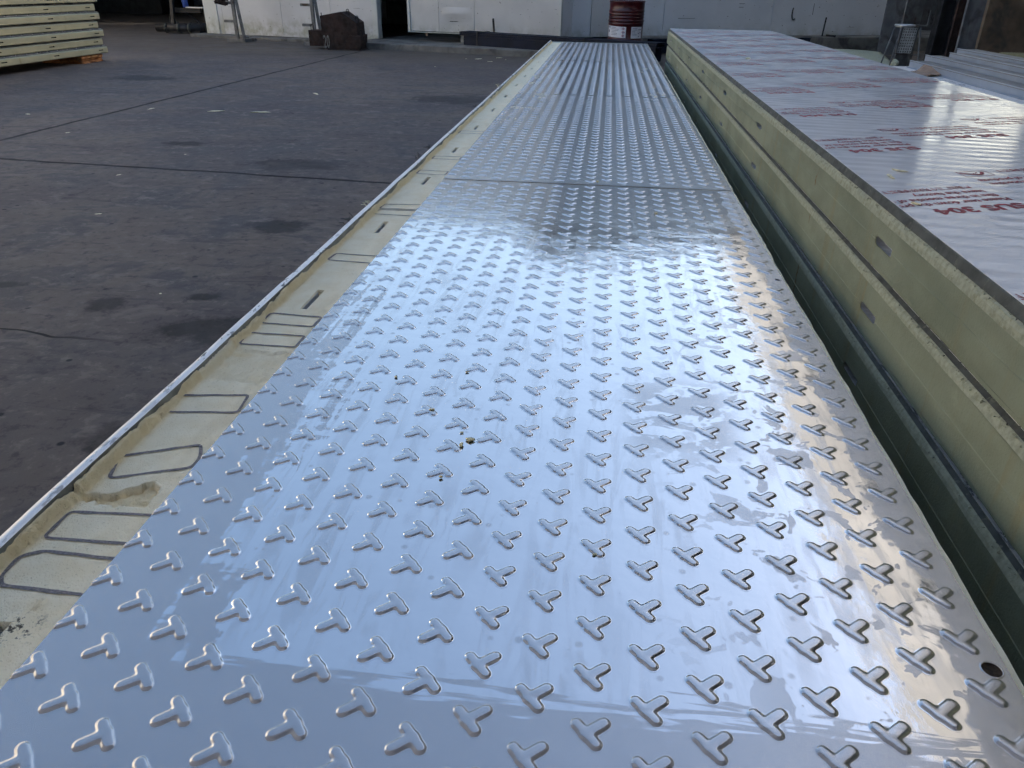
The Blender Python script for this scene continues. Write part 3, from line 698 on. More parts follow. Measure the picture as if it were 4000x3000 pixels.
# curls of torn protective strip clinging to the edge
for yy, h_, mt in ((2.02, .012, 'burr'), (2.22, .006, 'foam_scrap'), (2.9, .015, 'burr'), (3.1, .014, 'burr'), (4.3, .010, 'burr'), (5.2, .018, 'foam_scrap')):
    k = MB()
    for q in range(5):
        a = Vector((-.700-random.uniform(0, .006), yy+random.uniform(-.04, .04), .018)); k.tube([a, a+Vector((-.006, .004, h_*.6)), a+Vector((-.012+random.uniform(-.006, .01), random.uniform(-.02, .02), h_))], .0012, 5)
    k.build('torn_curl', mt, tp)

# hand-drawn marker outlines on the foam
OUT = [([(-.687, 1.035), (-.574, 1.052), (-.567, .994), (-.681, .979)], 1),
       ([(-.684, .847), (-.580, .894), (-.564, .863), (-.564, .834), (-.667, .793)], 1),
       ([(-.562, .723), (-.673, .716), (-.673, .662), (-.562, .666)], 0),
       ([(-.561, .637), (-.655, .640), (-.679, .627), (-.676, .590), (-.664, .577), (-.561, .576)], 0),
       ([(-.680, 1.400), (-.565, 1.395), (-.566, 1.344), (-.679, 1.348)], 1), ([(-.683, 1.298), (-.566, 1.299), (-.566, 1.246), (-.681, 1.245)], 1),
       ([(-.561, 1.800), (-.671, 1.805), (-.677, 1.752), (-.561, 1.744)], 0), ([(-.561, 2.313), (-.678, 2.301), (-.681, 2.250), (-.561, 2.256)], 0),
       ([(-.561, 2.244), (-.678, 2.236), (-.681, 2.186), (-.561, 2.183)], 0), ([(-.677, 2.80), (-.566, 2.797), (-.568, 2.738), (-.679, 2.741)], 1),
       ([(-.676, 3.062), (-.563, 3.068), (-.566, 3.012), (-.679, 3.009)], 1), ([(-.561, 3.66), (-.676, 3.66), (-.678, 3.60), (-.561, 3.60)], 0)]
def round_path(pts, closed, r=.009, n=5):
    out = []; m_ = len(pts)
    for i in range(m_):
        p = np.array(pts[i], float)
        if not closed and i in (0, m_-1): out.append(p); continue
        a = np.array(pts[i-1], float); b = np.array(pts[(i+1) % m_], float)
        da = (a-p); db = (b-p); la = np.hypot(*da); lb = np.hypot(*db); rr = min(r, la*.4, lb*.4)
        p0 = p+da/la*rr; p1 = p+db/lb*rr
        for t in np.linspace(0, 1, n): out.append((1-t)**2*p0+2*t*(1-t)*p+t*t*p1)
    if closed: out.append(out[0])
    Q = [out[0]]
    for q in out[1:]:
        d = np.hypot(*(q-Q[-1])); m2 = max(1, int(d/.006))
        Q += [Q[-1]+(q-Q[-1])*k/m2 for k in range(1, m2+1)]
    return np.array(Q)
for oi, (pts, cl) in enumerate(OUT):
    Q = round_path(pts, cl); n_ = len(Q); Q = Q + np.c_[vnoise(n_, 4, oi*3, .0006), vnoise(n_, 4, oi*3+1, .0006)]
    d = np.gradient(Q, axis=0); d /= np.hypot(*d.T)[:, None]+1e-9; nn = np.c_[-d[:, 1], d[:, 0]]
    wdt = .0026 + vnoise(n_, 3, oi+90, .0005)
    P = np.zeros((n_, 2, 3)); P[:, 0, :2] = Q+nn*wdt[:, None]; P[:, 1, :2] = Q-nn*wdt[:, None]; P[:, :, 2] = FZ+.0011
    grid_mesh('marker_outline', P, 'marker', tp, False)

# two plain panels and battens carrying it
for i, zt in enumerate((-.152, -.303)):
    lb = ['plain insulated panel lying directly under the tread plate panel', 'plain insulated panel lying lowest, on thin battens under the tread plate panel'][i]
    t_ = thing('insulated_panel', lb, 'panel', (-.12, 5, zt-.149), 0, 'panels under the tread plate')
    k = MB().box(-.70+.01*i, .462-.004*i, Y0+.05, YEND-.05*i, zt-.146, zt-.003); k.build('foam_core', 'foam_olive', t_)
    for z_ in (zt-.003, zt-.149): k = MB().box(-.703+.01*i, .464-.004*i, Y0+.048, YEND-.05*i+.002, z_, z_+.0028); k.build('steel_skin', 'edge_paint', t_)
for y_, w_ in ((1.0, 'nearest'), (3.3, 'second nearest'), (5.6, 'middle'), (7.9, 'second farthest'), (9.5, 'farthest')):
    tag(MB().box(-.69, .45, y_-.06, y_+.06, G, G+.0178).build('timber_batten', 'timber_grey'), 'thin grey timber batten on the ground under the tread plate panel, %s of five' % w_, 'batten', 'battens under the tread plate')

# ================================================================== RIGHT-HAND STACK
PW = 1.035
def stack_panel(name, label, x0, zt, ya, yb, slots, foam='foam_olive', film_=False, dirn=1, width=PW, T_=.149, hair=True, group=None, seed=0, burr_n=700, slot_mat='zinc', lip=.0185):
    """panel whose detailed long edge faces -X (dirn=1) or +X (dirn=-1)"""
    q = T_/.149
    t_ = thing(name, label, 'panel', (x0+dirn*width/2, (ya+yb)/2, zt-T_), 0, group)
    X_ = lambda d: x0 + dirn*d
    n_ = max(8, int((yb-ya)/.03)); ys_ = np.linspace(ya, yb, n_)
    w1 = vnoise(n_, 7, seed+1, .0012); w2 = vnoise(n_, 2, seed+2, .0012)
    def strip(nm, pr, mat, wx=0.0, wz=0.0, smooth=False):
        P_ = np.zeros((n_, len(pr), 3)); P_[:, :, 1] = ys_[:, None]
        for i, (d, z) in enumerate(pr):
            P_[:, i, 0] = X_(d) + wx*(w1+w2)*(1 if 0 < i < len(pr)-1 else .3); P_[:, i, 2] = zt+z*q + wz*w2
        if dirn < 0: P_ = P_[:, ::-1]
        return grid_mesh(nm, P_, mat, t_, smooth)
    strip('steel_lip', [(.0135, -.0006), (.0120, -.0016), (.0105, -.0035), (.0060, -lip), (.0075, -lip-.0015)], 'lip_steel')
    strip('foam_bevel', [(.0075, -lip-.001), (.0040, -lip-.004), (.0014, -lip-.011), (.0002, -.0415 if lip > .01 else -.026)], 'foam_chalk', 1.0, .6)
    # flat foam face with rectangular openings for the cam locks
    zb = [-.0413 if lip > .01 else -.0258, -.0738, -.0818, -.083, -.0842, -.0922, -.130]
    zs0, zs1 = -.0738, -.0922
    ycut = sorted(set([ya, yb] + [v for s in slots for v in (s-.052, s+.052)] + list(np.arange(ya+.4, yb, .4))))
    k_ = MB()
    def xf(z): return X_(-.0011 if abs(z+.083) < 1e-6 else 0.0)
    def quad(y0_, y1_, z0_, z1_): k_.add([(xf(z0_), y0_, zt+z0_*q), (xf(z0_), y1_, zt+z0_*q), (xf(z1_), y1_, zt+z1_*q), (xf(z1_), y0_, zt+z1_*q)], [(0, 1, 2, 3)])
    for a_, b_ in zip(ycut[:-1], ycut[1:]):
        if b_-a_ < 1e-5: continue
        mid_ = (a_+b_)/2; hole = any(abs(mid_-s) < .0519 for s in slots)
        for i in range(len(zb)-1):
            if hole and zb[i] <= zs0+1e-9 and zb[i+1] >= zs1-1e-9: continue
            quad(a_, b_, zb[i], zb[i+1])
    k_.build('foam_face', foam, t_)
    strip('lower_bevel', [(0, -.130), (.0012, -.138), (.010, -.1455), (.013, -.1475)], foam, .7, .3)
    strip('lower_skin_edge', [(.012, -.1462), (.0115, -.1475), (.013, -.1488)], 'lip_steel')
    k_ = MB().box(min(X_(.03), X_(width)), max(X_(.03), X_(width)), ya+.002, yb-.002, zt-.1462*q, zt-.0012); k_.build('foam_core', foam, t_)
    k_ = MB().box(min(X_(.003), X_(.03)), max(X_(.003), X_(.03)), yb-.004, yb-.001, zt-.135*q, zt-.02*q); k_.build('end_face', foam, t_)
    k_ = MB().box(min(X_(.0128), X_(width+.002)), max(X_(.0128), X_(width+.002)), ya, yb, zt-.0011, zt); top = k_.build('film_skin' if film_ else 'steel_skin', 'film' if film_ else 'edge_paint', t_)
    k_ = MB().box(min(X_(.013), X_(width)), max(X_(.013), X_(width)), ya, yb, zt-.1488*q, zt-.1477*q); k_.build('steel_skin', 'lip_steel', t_)
    for s in slots:      # galvanised or shade-black pocket behind the opening, a little smaller than the hole and round-nosed
        k_ = MB(); L2 = .051; z0_, z1_ = zt+(zs1+.0006)*q, zt+(zs0-.0006)*q; zc = (z0_+z1_)/2; hh = (z1_-z0_)/2
        ring = [(s-L2+hh+hh*math.cos(a), zc+hh*math.sin(a)) for a in np.linspace(math.pi/2, 3*math.pi/2, 7)] + [(s+L2-hh+hh*math.cos(a), zc+hh*math.sin(a)) for a in np.linspace(-math.pi/2, math.pi/2, 7)]
        outr = [((s-L2-.0012) if i < 7 else (s+L2+.0012), (zt+zs0*q+.001) if (i in (0, 1, 2, 11, 12, 13)) else ((zt+zs1*q-.001) if i in (4, 5, 6, 7, 8, 9) else zc)) for i in range(14)]
        fr = [(X_(.0016), y_, z_) for y_, z_ in ring]; bk = [(X_(.020), y_, z_) for y_, z_ in ring]; of = [(X_(.0018), y_, z_) for y_, z_ in outr]
        nn = 14; k_.add(fr+bk+of, [(i, (i+1) % nn, nn+(i+1) % nn, nn+i) for i in range(nn)] + [tuple(range(nn, 2*nn))])
        c_ = k_.build('cam_lock_slot', slot_mat, t_)
        k2 = MB().add(fr+of, [(i, (i+1) % nn, nn+(i+1) % nn, nn+i) for i in range(nn)]); k2.build('slot_surround', foam, c_)
    if hair:
        k_ = MB(); r_ = random.Random(seed)
        for i in range(burr_n):
            y_ = ya + (yb-ya)*r_.random()**1.9; d = .002+.010*r_.random(); z_ = zt-(lip+.006*r_.random())*q; l_ = .004+.009*r_.random()**2; w_ = .0010+.0016*r_.random()
            if r_.random() < .4: z_ = zt-(.132+.012*r_.random())*q; d = .002+.004*r_.random()
            k_.add([(X_(d), y_-w_, z_), (X_(d), y_+w_, z_), (X_(d-.0015-.003*r_.random()), y_+l_*(r_.random()-.5)*1.5, z_+l_*(r_.random()-.35)), (X_(d+.003), y_, z_-.001)], [(0, 1, 2), (1, 3, 2), (3, 0, 2)])
        tag(k_.build('trim_burrs', 'burr', t_), kind='stuff')
        k_ = MB()
        for i in range(burr_n//2):
            y_ = ya + (yb-ya)*r_.random()**1.9; d = .006-.004*r_.random(); z_ = zt-(lip+.002+.006*r_.random())*q; s_ = .0012+.0028*r_.random()**2
            P_ = [(X_(d+a*s_*(.6+.6*r_.random())), y_+b*s_*(.7+.9*r_.random()), z_+c*s_*(.6+.7*r_.random())) for a, b, c in ((-1, 0, 0), (1, 0, 0), (0, 1, 0), (0, -1, 0), (0, 0, 1), (0, 0, -1))]
            k_.add(P_, [(0, 2, 4), (2, 1, 4), (1, 3, 4), (3, 0, 4), (2, 0, 5), (1, 2, 5), (3, 1, 5), (0, 3, 5)])
        tag(k_.build('foam_crumbs', 'foam_chalk', t_), kind='stuff')
    return t_, top
RS = [.232, .081, -.072, -.224]
RL = ['top panel of the right stack, its steel face under film printed in red', 'second panel from the top of the right stack, pale olive foam edge with lock slots', 'third panel from the top of the right stack, half hidden beside the tread sheets', 'lowest panel of the right stack, deep in the dark gap']
for i, zt in enumerate(RS):
    off = [0, 1.5, 1.2, .8][i]*.01*(1 if i else 0)
    ta, tops = stack_panel('insulated_panel', RL[i], XS+.003*(i % 2), zt, -.6, 8.64-.03*i, [1.598+s for s in (0, 1.515, 2.53, 3.57, 4.53, 5.54, 6.5)] + [.1], film_=(i == 0), group='panels of the right stack', seed=40+i*7, burr_n=[900, 900, 500, 60][i], lip=.0185 if i == 0 else .0075)
    if i == 0: ptop, film_o = ta, tops
for y_, w_ in ((.0, 'nearest'), (2.2, 'second nearest'), (4.4, 'middle'), (6.6, 'second farthest'), (8.3, 'farthest')):
    tag(MB().box(XS+.05, XS+PW-.02, y_-.05, y_+.05, G, RS[3]-.1492).build('timber_bearer', 'timber_grey', bevel=.004), 'grey timber bearer on the ground under the right stack, %s of five' % w_, 'bearer', 'bearers under the right stack')

# --- red print on the film (text runs away from the viewer, upside down from here)
def text_mesh(body, size, width=None, bold=0.0, shear=0.0):
    c = bpy.data.curves.new('t', 'FONT'); c.body = body; c.size = size; c.offset = bold; c.shear = shear; c.resolution_u = 2; c.fill_mode = 'FRONT'
    o = bpy.data.objects.new('t', c); COL.objects.link(o); dg = bpy.context.evaluated_depsgraph_get(); dg.update()
    me = bpy.data.meshes.new_from_object(o.evaluated_get(dg)); bpy.data.objects.remove(o); bpy.data.curves.remove(c)
    Vv = np.array([v.co[:] for v in me.vertices]); Ff = [list(p.vertices) for p in me.polygons]; bpy.data.meshes.remove(me)
    if len(Vv) == 0: return np.zeros((0, 3)), []
    Vv[:, 0] -= Vv[:, 0].min()
    if width: Vv[:, 0] *= width/Vv[:, 0].max()
    return Vv, Ff
pb = MB()
def put(txt, u, v, **kw):
    Vv, Ff = text_mesh(txt, **kw)
    if len(Vv): Vv = Vv + np.array([u, v, 0]); pb.add(Vv, Ff)
put('SUS 304', .012, .008, size=.052, width=.235, bold=.0022, shear=.12)
put('Please tear down the protective', 0, -.036, size=.030, width=.372, bold=.0008, shear=.15)
put('film in three months of products', 0, -.070, size=.030, width=.372, bold=.0008, shear=.15)
put('leave the factory', 0, -.104, size=.030, width=.195, bold=.0008, shear=.15)
put('\u4ea7\u54c1\u51fa\u5382\u4e09\u4e2a\u6708\u5185\u5c06\u62a4\u819c\u6495\u4e0b', .0, -.142, size=.024, width=.245, bold=.0005, shear=.1)
# framed emblem at the end of the lines
def band(pts, w_):
    pts = [np.array(p, float) for p in pts]
    for a, b in zip(pts[:-1], pts[1:]):
        d = (b-a)/np.hypot(*(b-a)); n = np.array([-d[1], d[0]])*w_/2
        pb.add([(*(a-n), 0), (*(b-n), 0), (*(b+n), 0), (*(a+n), 0)], [(0, 1, 2, 3)])
ex, ey = .272, -.147
band([(ex, ey), (ex+.085, ey), (ex+.098, ey+.048), (ex+.013, ey+.048), (ex, ey)], .0022)
arc = [(ex+.015+.068*t, ey+.010+.026*math.sin(t*math.pi)) for t in np.linspace(0, 1, 9)]; band(arc, .009); band([(ex+.03, ey+.009), (ex+.045, ey+.021), (ex+.07, ey+.011)], .0025)
band([(ex+.05, ey+.02), (ex+.058, ey+.028), (ex+.05, ey+.033), (ex+.043, ey+.027), (ex+.05, ey+.02)], .002)
BV = np.array(pb.v); rot = R(180+23.5); ca, sa = math.cos(rot), math.sin(rot)
BX = np.c_[BV[:, 0]*ca-BV[:, 1]*sa, BV[:, 0]*sa+BV[:, 1]*ca, np.zeros(len(BV))]
def print_mesh(cx, lo, hi):
    bm = bmesh.new(); vv = [bm.verts.new((x+cx, y, 0)) for x, y, z in BX]
    for f in pb.f:
        try: bm.faces.new([vv[i] for i in f])
        except ValueError: pass
    for co, no in (((lo, 0, 0), (-1, 0, 0)), ((hi, 0, 0), (1, 0, 0))):
        bmesh.ops.bisect_plane(bm, geom=bm.verts[:]+bm.edges[:]+bm.faces[:], plane_co=co, plane_no=no, clear_outer=True)
    for f in bm.faces:
        f.normal_update()
        if f.normal.z < 0: f.normal_flip()
    me = bpy.data.meshes.new('red_print'); bm.to_mesh(me); bm.free(); me.materials.append(MAT['print_red']); return me
fl, fh = XS+.0165, XS+PW
fo = Vector(wloc(film_o))
for c_ in range(-1, 3):
    px = .897+.36*c_; me = print_mesh(px, fl, fh)
    if len(me.polygons) == 0: continue
    for r_ in range(-4, 14):
        py = 1.694+.283*c_+.622*r_
        if .3 < py < 8.45: raw('red_print', me, film_o, Vector((0, py, RS[0]+.0005))-fo)

# ================================================================== RIGHT OF THE STACK: ledge panel, white channels
stack_panel('insulated_panel', 'bare grey-topped panel lying under the white channel profiles', 1.672, .212, 2.2, 5.15, [], foam='foam_stack', hair=False, group='panels under the profiles', width=1.3, seed=80)
for i, zt in enumerate((.061, -.090, -.241)):
    stack_panel('insulated_panel', ['upper hidden panel below the grey-topped panel carrying the profiles', 'middle hidden panel below the grey-topped panel carrying the profiles', 'lowest hidden panel below the grey-topped panel carrying the profiles'][i], 1.70, zt, 2.2, 5.1, [], foam='foam_stack', hair=False, group='panels under the profiles', width=1.25, seed=81+i)
tag(MB().box(1.75, 2.9, 3.0, 3.12, G, -.241-.1492).box(1.75, 2.9, 4.7, 4.82, G, -.241-.1492).build('timber_bearer', 'timber_grey'), 'pair of short bearers under the panel that carries the white profiles', 'bearer')
# channel: web up, flanges down, lying along Y
def channel(label, x0, x1, ya, yb, z0, hgt, lip=.012):
    t_ = thing('white_channel', label, 'channel', ((x0+x1)/2, (ya+yb)/2, z0), 0, 'white channels beside the film stack')
    th = .0035
    k = MB().box(x0, x1, ya, yb, z0+hgt-th, z0+hgt); k.build('web', 'profile_web', t_)
    for a, b in ((x0, x0+th), (x1-th, x1)): k = MB().box(a, b, ya, yb, z0, z0+hgt-th-.0004); k.build('flange', 'profile_white', t_)
    k = MB().box(x0-lip, x0-.0004, ya, yb, z0, z0+th); k.build('foot_lip', 'profile_white', t_, bevel=.001)
    k = MB().box(x0-.004, x0+.006, ya+.001, yb, z0+hgt+.0004, z0+hgt+.004); k.build('top_bead', 'profile_white', t_, bevel=.001)
ZL = .2125
channel('nearest white channel beside the film stack, with brown paper against it', 1.805, 1.915, 2.3, 5.08, ZL, .037)
channel('white channel second from the film stack, stepped above the nearest', 1.93, 2.02, 2.3, 5.2, ZL, .060, .010)
channel('third white channel from the film stack, stepped above the second', 2.035, 2.13, 2.3, 5.12, ZL, .081, .010)
channel('farthest white channel of the set beside the film stack', 2.145, 2.26, 2.3, 5.3, ZL, .093, .010)
# crumpled kraft paper tucked against the first channel
ns, nt_ = 15, 9; P = np.zeros((ns, nt_, 3))
for i in range(ns):
    for j in range(nt_):
        u, v = i/(ns-1), j/(nt_-1)
        P[i, j] = (1.69+.15*u+.01*v*math.sin(u*5), 4.50+.26*v+.10*u, ZL+.004+.034*u**1.3*(.5+.5*v)+.012*math.sin(u*7+v*3)*u)
o = grid_mesh('kraft_paper', P, 'kraft', None); tag(o, 'crumpled piece of brown paper lying against the nearest white channel', 'paper')
so_ = o.modifiers.new('s', 'SOLIDIFY'); so_.thickness = .0012

# step stool with a perforated side
st = thing('step_stool', 'small aluminium step stool with a perforated sheet behind the film stack', 'stool', (3.5, 10.05, G))
TZ = .255
k = MB().tube([(3.40+.10*math.cos(a), 10.0+.13*math.sin(a), TZ) for a in np.linspace(0, 2*math.pi, 25)], .012, 6, False); k.build('seat_ring', 'aluminium', st, True)
k = MB().lathe([(0, TZ-.006), (.10, TZ-.006), (.10, TZ-.018), (0, TZ-.018)], 24, (3.40+.0, 10.0, 0)); k.build('seat', 'aluminium', st)
k = MB().box(3.64, 3.66, 9.99, 10.01, TZ-.01, TZ+.16).tube([(3.50, 10.0, TZ), (3.66, 10.0, TZ)], .008); k.build('handle', 'grey_steel', st)
for dx, dy in ((-.085, -.11), (.12, -.11), (-.085, .11), (.12, .11)):
    k = MB().tube([(3.42+dx, 10+dy, TZ-.015), (3.42+dx*1.9-.02, 10+dy*1.7, G)], .009, 6); k.build('leg', 'grey_steel', st, True)
bm = bmesh.new()
k = MB()
nx, nz = 6, 9
for i in range(nx):
    for j in range(nz):
        a = lambda u, v: (3.355+.155*u-.02*(1-v), 9.885-.02*(1-v), -.03+.265*v)
        u0, u1, v0, v1 = i/nx, (i+1)/nx, j/nz, (j+1)/nz; q = .25
        ui, uj, vi, vj = u0+(u1-u0)*q, u1-(u1-u0)*q, v0+(v1-v0)*q, v1-(v1-v0)*q
        k.add([a(u0, v0), a(u1, v0), a(u1, v1), a(u0, v1), a(ui, vi), a(uj, vi), a(uj, vj), a(ui, vj)], [(0, 1, 5, 4), (1, 2, 6, 5), (2, 3, 7, 6), (3, 0, 4, 7)])
k.build('perforated_sheet', 'aluminium', st)
k = MB().tube([(3.30, 9.87, -.035), (3.60, 9.87, -.045)], .007, 6); k.build('stretcher', 'grey_steel', st)

# leaning boards, rack, blocks inside the shed mouth
def leaning(name, label, cat, mat, x0, x1, y0, h, lean, th=.03, rz=0.0, wave=0.0):
    k = MB(); n = 10; P_ = []
    for i in range(n+1):
        for j in range(13):
            u, v = i/n, j/12; P_.append((x0+(x1-x0)*u+.03*v*h, y0+lean*v+wave*math.sin(u*9)*.03+.12*u, G+h*v))
    o = grid_mesh(name, np.array(P_).reshape(n+1, 13, 3), mat, None, False); tag(o, label, cat)
    sm = o.modifiers.new('s', 'SOLIDIFY'); sm.thickness = th; return o
leaning('grey_sheet', 'tall dull grey sheet leaning beyond the end of the white wall', 'sheet', 'board_grey', 5.02, 5.62, 15.9, 1.4, .2, rz=0)
leaning('dark_plank', 'narrow dark grey plank standing left of the black shed post', 'plank', 'grey_steel', 4.52, 4.82, 13.4, 1.35, .15)
leaning('rusty_plate', 'narrow rusty brown plate leaning just right of the black shed post', 'plate', 'rust', 4.55, 4.90, 11.55, 1.3, .15)
leaning('slate_sheet', 'slate grey sheet leaning between the rusty plate and the brown board', 'sheet', 'board_grey', 4.55, 5.02, 11.25, 1.25, .16, wave=.4)
leaning('brown_board', 'wide brown board leaning upright near the shed mouth', 'board', 'board_brown', 4.42, 5.12, 10.35, 1.2, .15, th=.05)
rk = thing('storage_rack', 'dark storage rack with pale stacked board ends inside the shed', 'rack', (6.3, 12.9, G))
for x in (5.55, 7.0):
    for y in (12.5, 13.3): k = MB().box(x-.03, x+.03, y-.03, y+.03, G, .95); k.build('upright', 'black_steel', rk)
for z in (-.22, .2, .62): k = MB().box(5.5, 7.05, 12.45, 13.35, z, z+.04); k.build('shelf', 'rust', rk)
for z0 in (-.17, .26):
    for i in range(5):
        t_ = tag(MB().box(5.50, 5.62, 12.40, 13.3, z0+.055*i, z0+.055*i+.032).box(5.63, 6.9, 12.46, 13.3, z0+.055*i, z0+.055*i+.032).build('stacked_board', 'wood_end'), 'pale-ended board, %s of the pile on the %s rack shelf' % (('lowest', 'second lowest', 'middle', 'second highest', 'topmost')[i], 'lower' if z0 < 0 else 'upper'), 'board', 'boards on the storage rack')
for i in range(2):
    k = MB(); r_ = random.Random(3+i)
    pts = []
    for a in range(9): pts.append((4.22+.62*a/8, .045+.012*r_.uniform(-1, 1)+.0))
    k.prism([(4.24, -.215+.125*i), (4.95, -.215+.125*i), (4.95, -.10+.125*i), (4.30, -.095+.125*i), (4.22, -.14+.125*i)], 'y', 8.95-.05*i, 9.5); tag(k.build('foam_block', 'ochre', bevel=.01), ['lower ochre foam block at the right edge of the picture in the shed', 'upper ochre foam block with a ragged end at the right edge of the picture'][i], 'foam block')
k = MB().box(4.15, 5.0, 8.85, 9.6, G, -.217); tag(k.build('timber_crate', 'timber_grey', bevel=.006), 'low timber crate carrying the ochre foam blocks', 'crate')

# bent white sheet on the ground beyond the stack
P = np.zeros((9, 7, 3))
for i in range(9):
    for j in range(7):
        u, v = i/8, j/6; P[i, j] = (2.93+.62*u+.03*v, 9.75+1.35*v+.10*u, -.27+.19*v-.03*u*u)
o = grid_mesh('bent_sheet', P, 'foam_chalk', None); o.modifiers.new('s', 'SOLIDIFY').thickness = .012
tag(o, 'bent pale offcut sheet lying behind the far end of the film stack', 'sheet')
tag(MB().box(2.95, 3.5, 10.0, 11.4, G, -.30).build('timber_trestle', 'timber_grey', bevel=.01), 'low timber base under the bent pale offcut', 'base')

# ================================================================== DARK BLUE CHANNEL BUNDLES
def beam(label, A, d, n, s0, s1, t0, t1, z0, z1, group):
    """long open steel channel: web on top, flanges down both sides"""
    t_ = thing('steel_channel', label, 'steel channel', A + d*(s0+s1)/2 + Vector((0, 0, z0)), 0, group); th = .008
    k = MB(); slab(k, A, d, n, s0, s1, t0, t1, z1-th, z1); k.build('web', 'beam_blue', t_, bevel=.002)
    k = MB(); slab(k, A, d, n, s0, s1, t0, t0+th, z0, z1-th-.0003); k.build('flange', 'beam_blue', t_)
    k = MB(); slab(k, A, d, n, s0, s1, t1-th, t1, z0, z1-th-.0003); k.build('flange', 'beam_blue', t_)
BA = Vector((-2.62, 14.62, 0)); bd = (Vector((.95, 12.66, 0))-BA).normalized(); bn = Vector((bd.y, -bd.x, 0))
gl = 'dark blue channels left of the drum'
beam('front dark blue channel of the bundle before the drum, set back at its left end', BA, bd, bn, .13, 3.9, 0, .16, G+.03, G+.245, gl)
beam('rear bottom dark blue channel of the bundle before the drum', BA, bd, bn, 0, 3.85, -.18, -.01, G+.03, G+.235, gl)
beam('wide dark blue channel laid second from the top of the bundle before the drum', BA, bd, bn, .02, 3.9, -.17, .14, G+.247, G+.285, gl)
beam('topmost dark blue channel of the bundle before the drum', BA, bd, bn, .0, 3.9, -.19, .12, G+.287, G+.312, gl)
for s, z1 in ((.42, .332), (2.6, .332)):
    k = MB(); slab(k, BA, bd, bn, s, s+.03, -.2, .166, G+.314, G+z1-.01); slab(k, BA, bd, bn, s, s+.03, .1615, .167, G+.01, G+.3132)
    tag(k.build('strap', 'black_steel'), 'black strap around the channel bundle near its ' + ('left end' if s < 1 else 'right end'), 'strap')
for s in (.9, 2.9):
    k = MB(); slab(k, BA, bd, bn, s, s+.09, -.22, .2, G, G+.0295); tag(k.build('timber_batten', 'timber_grey'), 'timber batten under the dark blue channel bundle ' + ('nearer its left end' if s < 1 else 'nearer the drum'), 'batten')
k = MB(); a = BA + bd*.56 + bn*-.21; k.bar((a.x+.0, a.y, G), (a.x-.04, a.y+.02, .06), .035, .02); tag(k.build('black_stake', 'black_steel'), 'black flat bar standing behind the channel bundle against the sliding door', 'bar')
CA = Vector((1.75, 15.35, 0)); cdv = (Vector((4.80, 16.95, 0))-CA).normalized(); cn = Vector((cdv.y, -cdv.x, 0))
gr_ = 'dark blue channels right of the drum'
beam('lower dark blue channel of the bundle at the foot of the right wall', CA, cdv, cn, -1.2, 3.42, 0, .22, G+.03, G+.145, gr_)
beam('upper dark blue channel of the bundle at the foot of the right wall', CA, cdv, cn, -1.2, 3.46, .01, .21, G+.147, G+.25, gr_)
k = MB(); slab(k, CA, cdv, cn, 2.8, 2.84, -.01, .226, G+.0, G+.29); tag(k.build('strap', 'black_steel'), 'black upright strap on the right wall channel bundle', 'strap')
k = MB(); a = CA + cdv*2.72 + cn*-.04; k.bar((a.x, a.y, G), (a.x+.03, a.y, .12), .04, .02); tag(k.build('black_stake', 'black_steel'), 'black flat bar standing behind the right wall channel bundle', 'bar')
k = MB(); slab(k, CA, cdv, cn, 0, .09, -.03, .25, G, G+.0295); slab(k, CA, cdv, cn, 2.3, 2.39, -.03, .25, G, G+.0295); tag(k.build('timber_batten', 'timber_grey'), 'two battens under the channel bundle at the right wall', 'batten')

# ================================================================== RED DRUM
DC = (.275, 14.30, G); DR_ = .298
dm = thing('steel_drum', 'dark red steel drum with two white labels standing against the wall', 'drum', DC)
Hd = .856
pr = [(0, .012), (DR_-.02, .012), (DR_-.012, 0), (DR_+.004, 0), (DR_+.006, .012), (DR_-.002, .02)]
def ringp(z, a, w): return [(DR_-.002, z-w), (DR_+a*.7, z-w*.5), (DR_+a, z), (DR_+a*.7, z+w*.5), (DR_-.002, z+w)]
pr += [(DR_-.002, .25)]
pr = pr[:-1] + ringp(.25, .011, .02) + ringp(.505, .005, .016) + ringp(.55, .012, .02)
for z in (.602, .650, .698): pr += ringp(z, .0055, .016)
pr += [(DR_-.002, Hd-.03), (DR_+.006, Hd-.016), (DR_+.006, Hd), (DR_-.008, Hd), (DR_-.012, Hd-.02), (0, Hd-.02)]
k = MB().lathe(pr, 48); k.build('drum_body', 'drum', dm, True, True)
k = MB().lathe([(0, Hd-.019), (.035, Hd-.019), (.035, Hd-.006), (0, Hd-.006)], 16, (.12, -.14, 0)); k.build('bung', 'black_steel', dm, False, True)
def curved(name, a0, a1, z0, z1, r, mat, parent, n=8, tilt=0.0):
    P_ = np.zeros((n, 2, 3))
    for i in range(n):
        a = R(a0+(a1-a0)*i/(n-1))
        for j, z in enumerate((z0, z1)): P_[i, j] = (r*math.cos(a), r*math.sin(a), z+tilt*i/(n-1))
    idx = np.arange(2*n).reshape(n, 2); F_ = [(idx[i, 0], idx[i+1, 0], idx[i+1, 1], idx[i, 1]) for i in range(n-1)]
    return mesh(name, P_.reshape(-1, 3), F_, mat, parent, True, local=True)
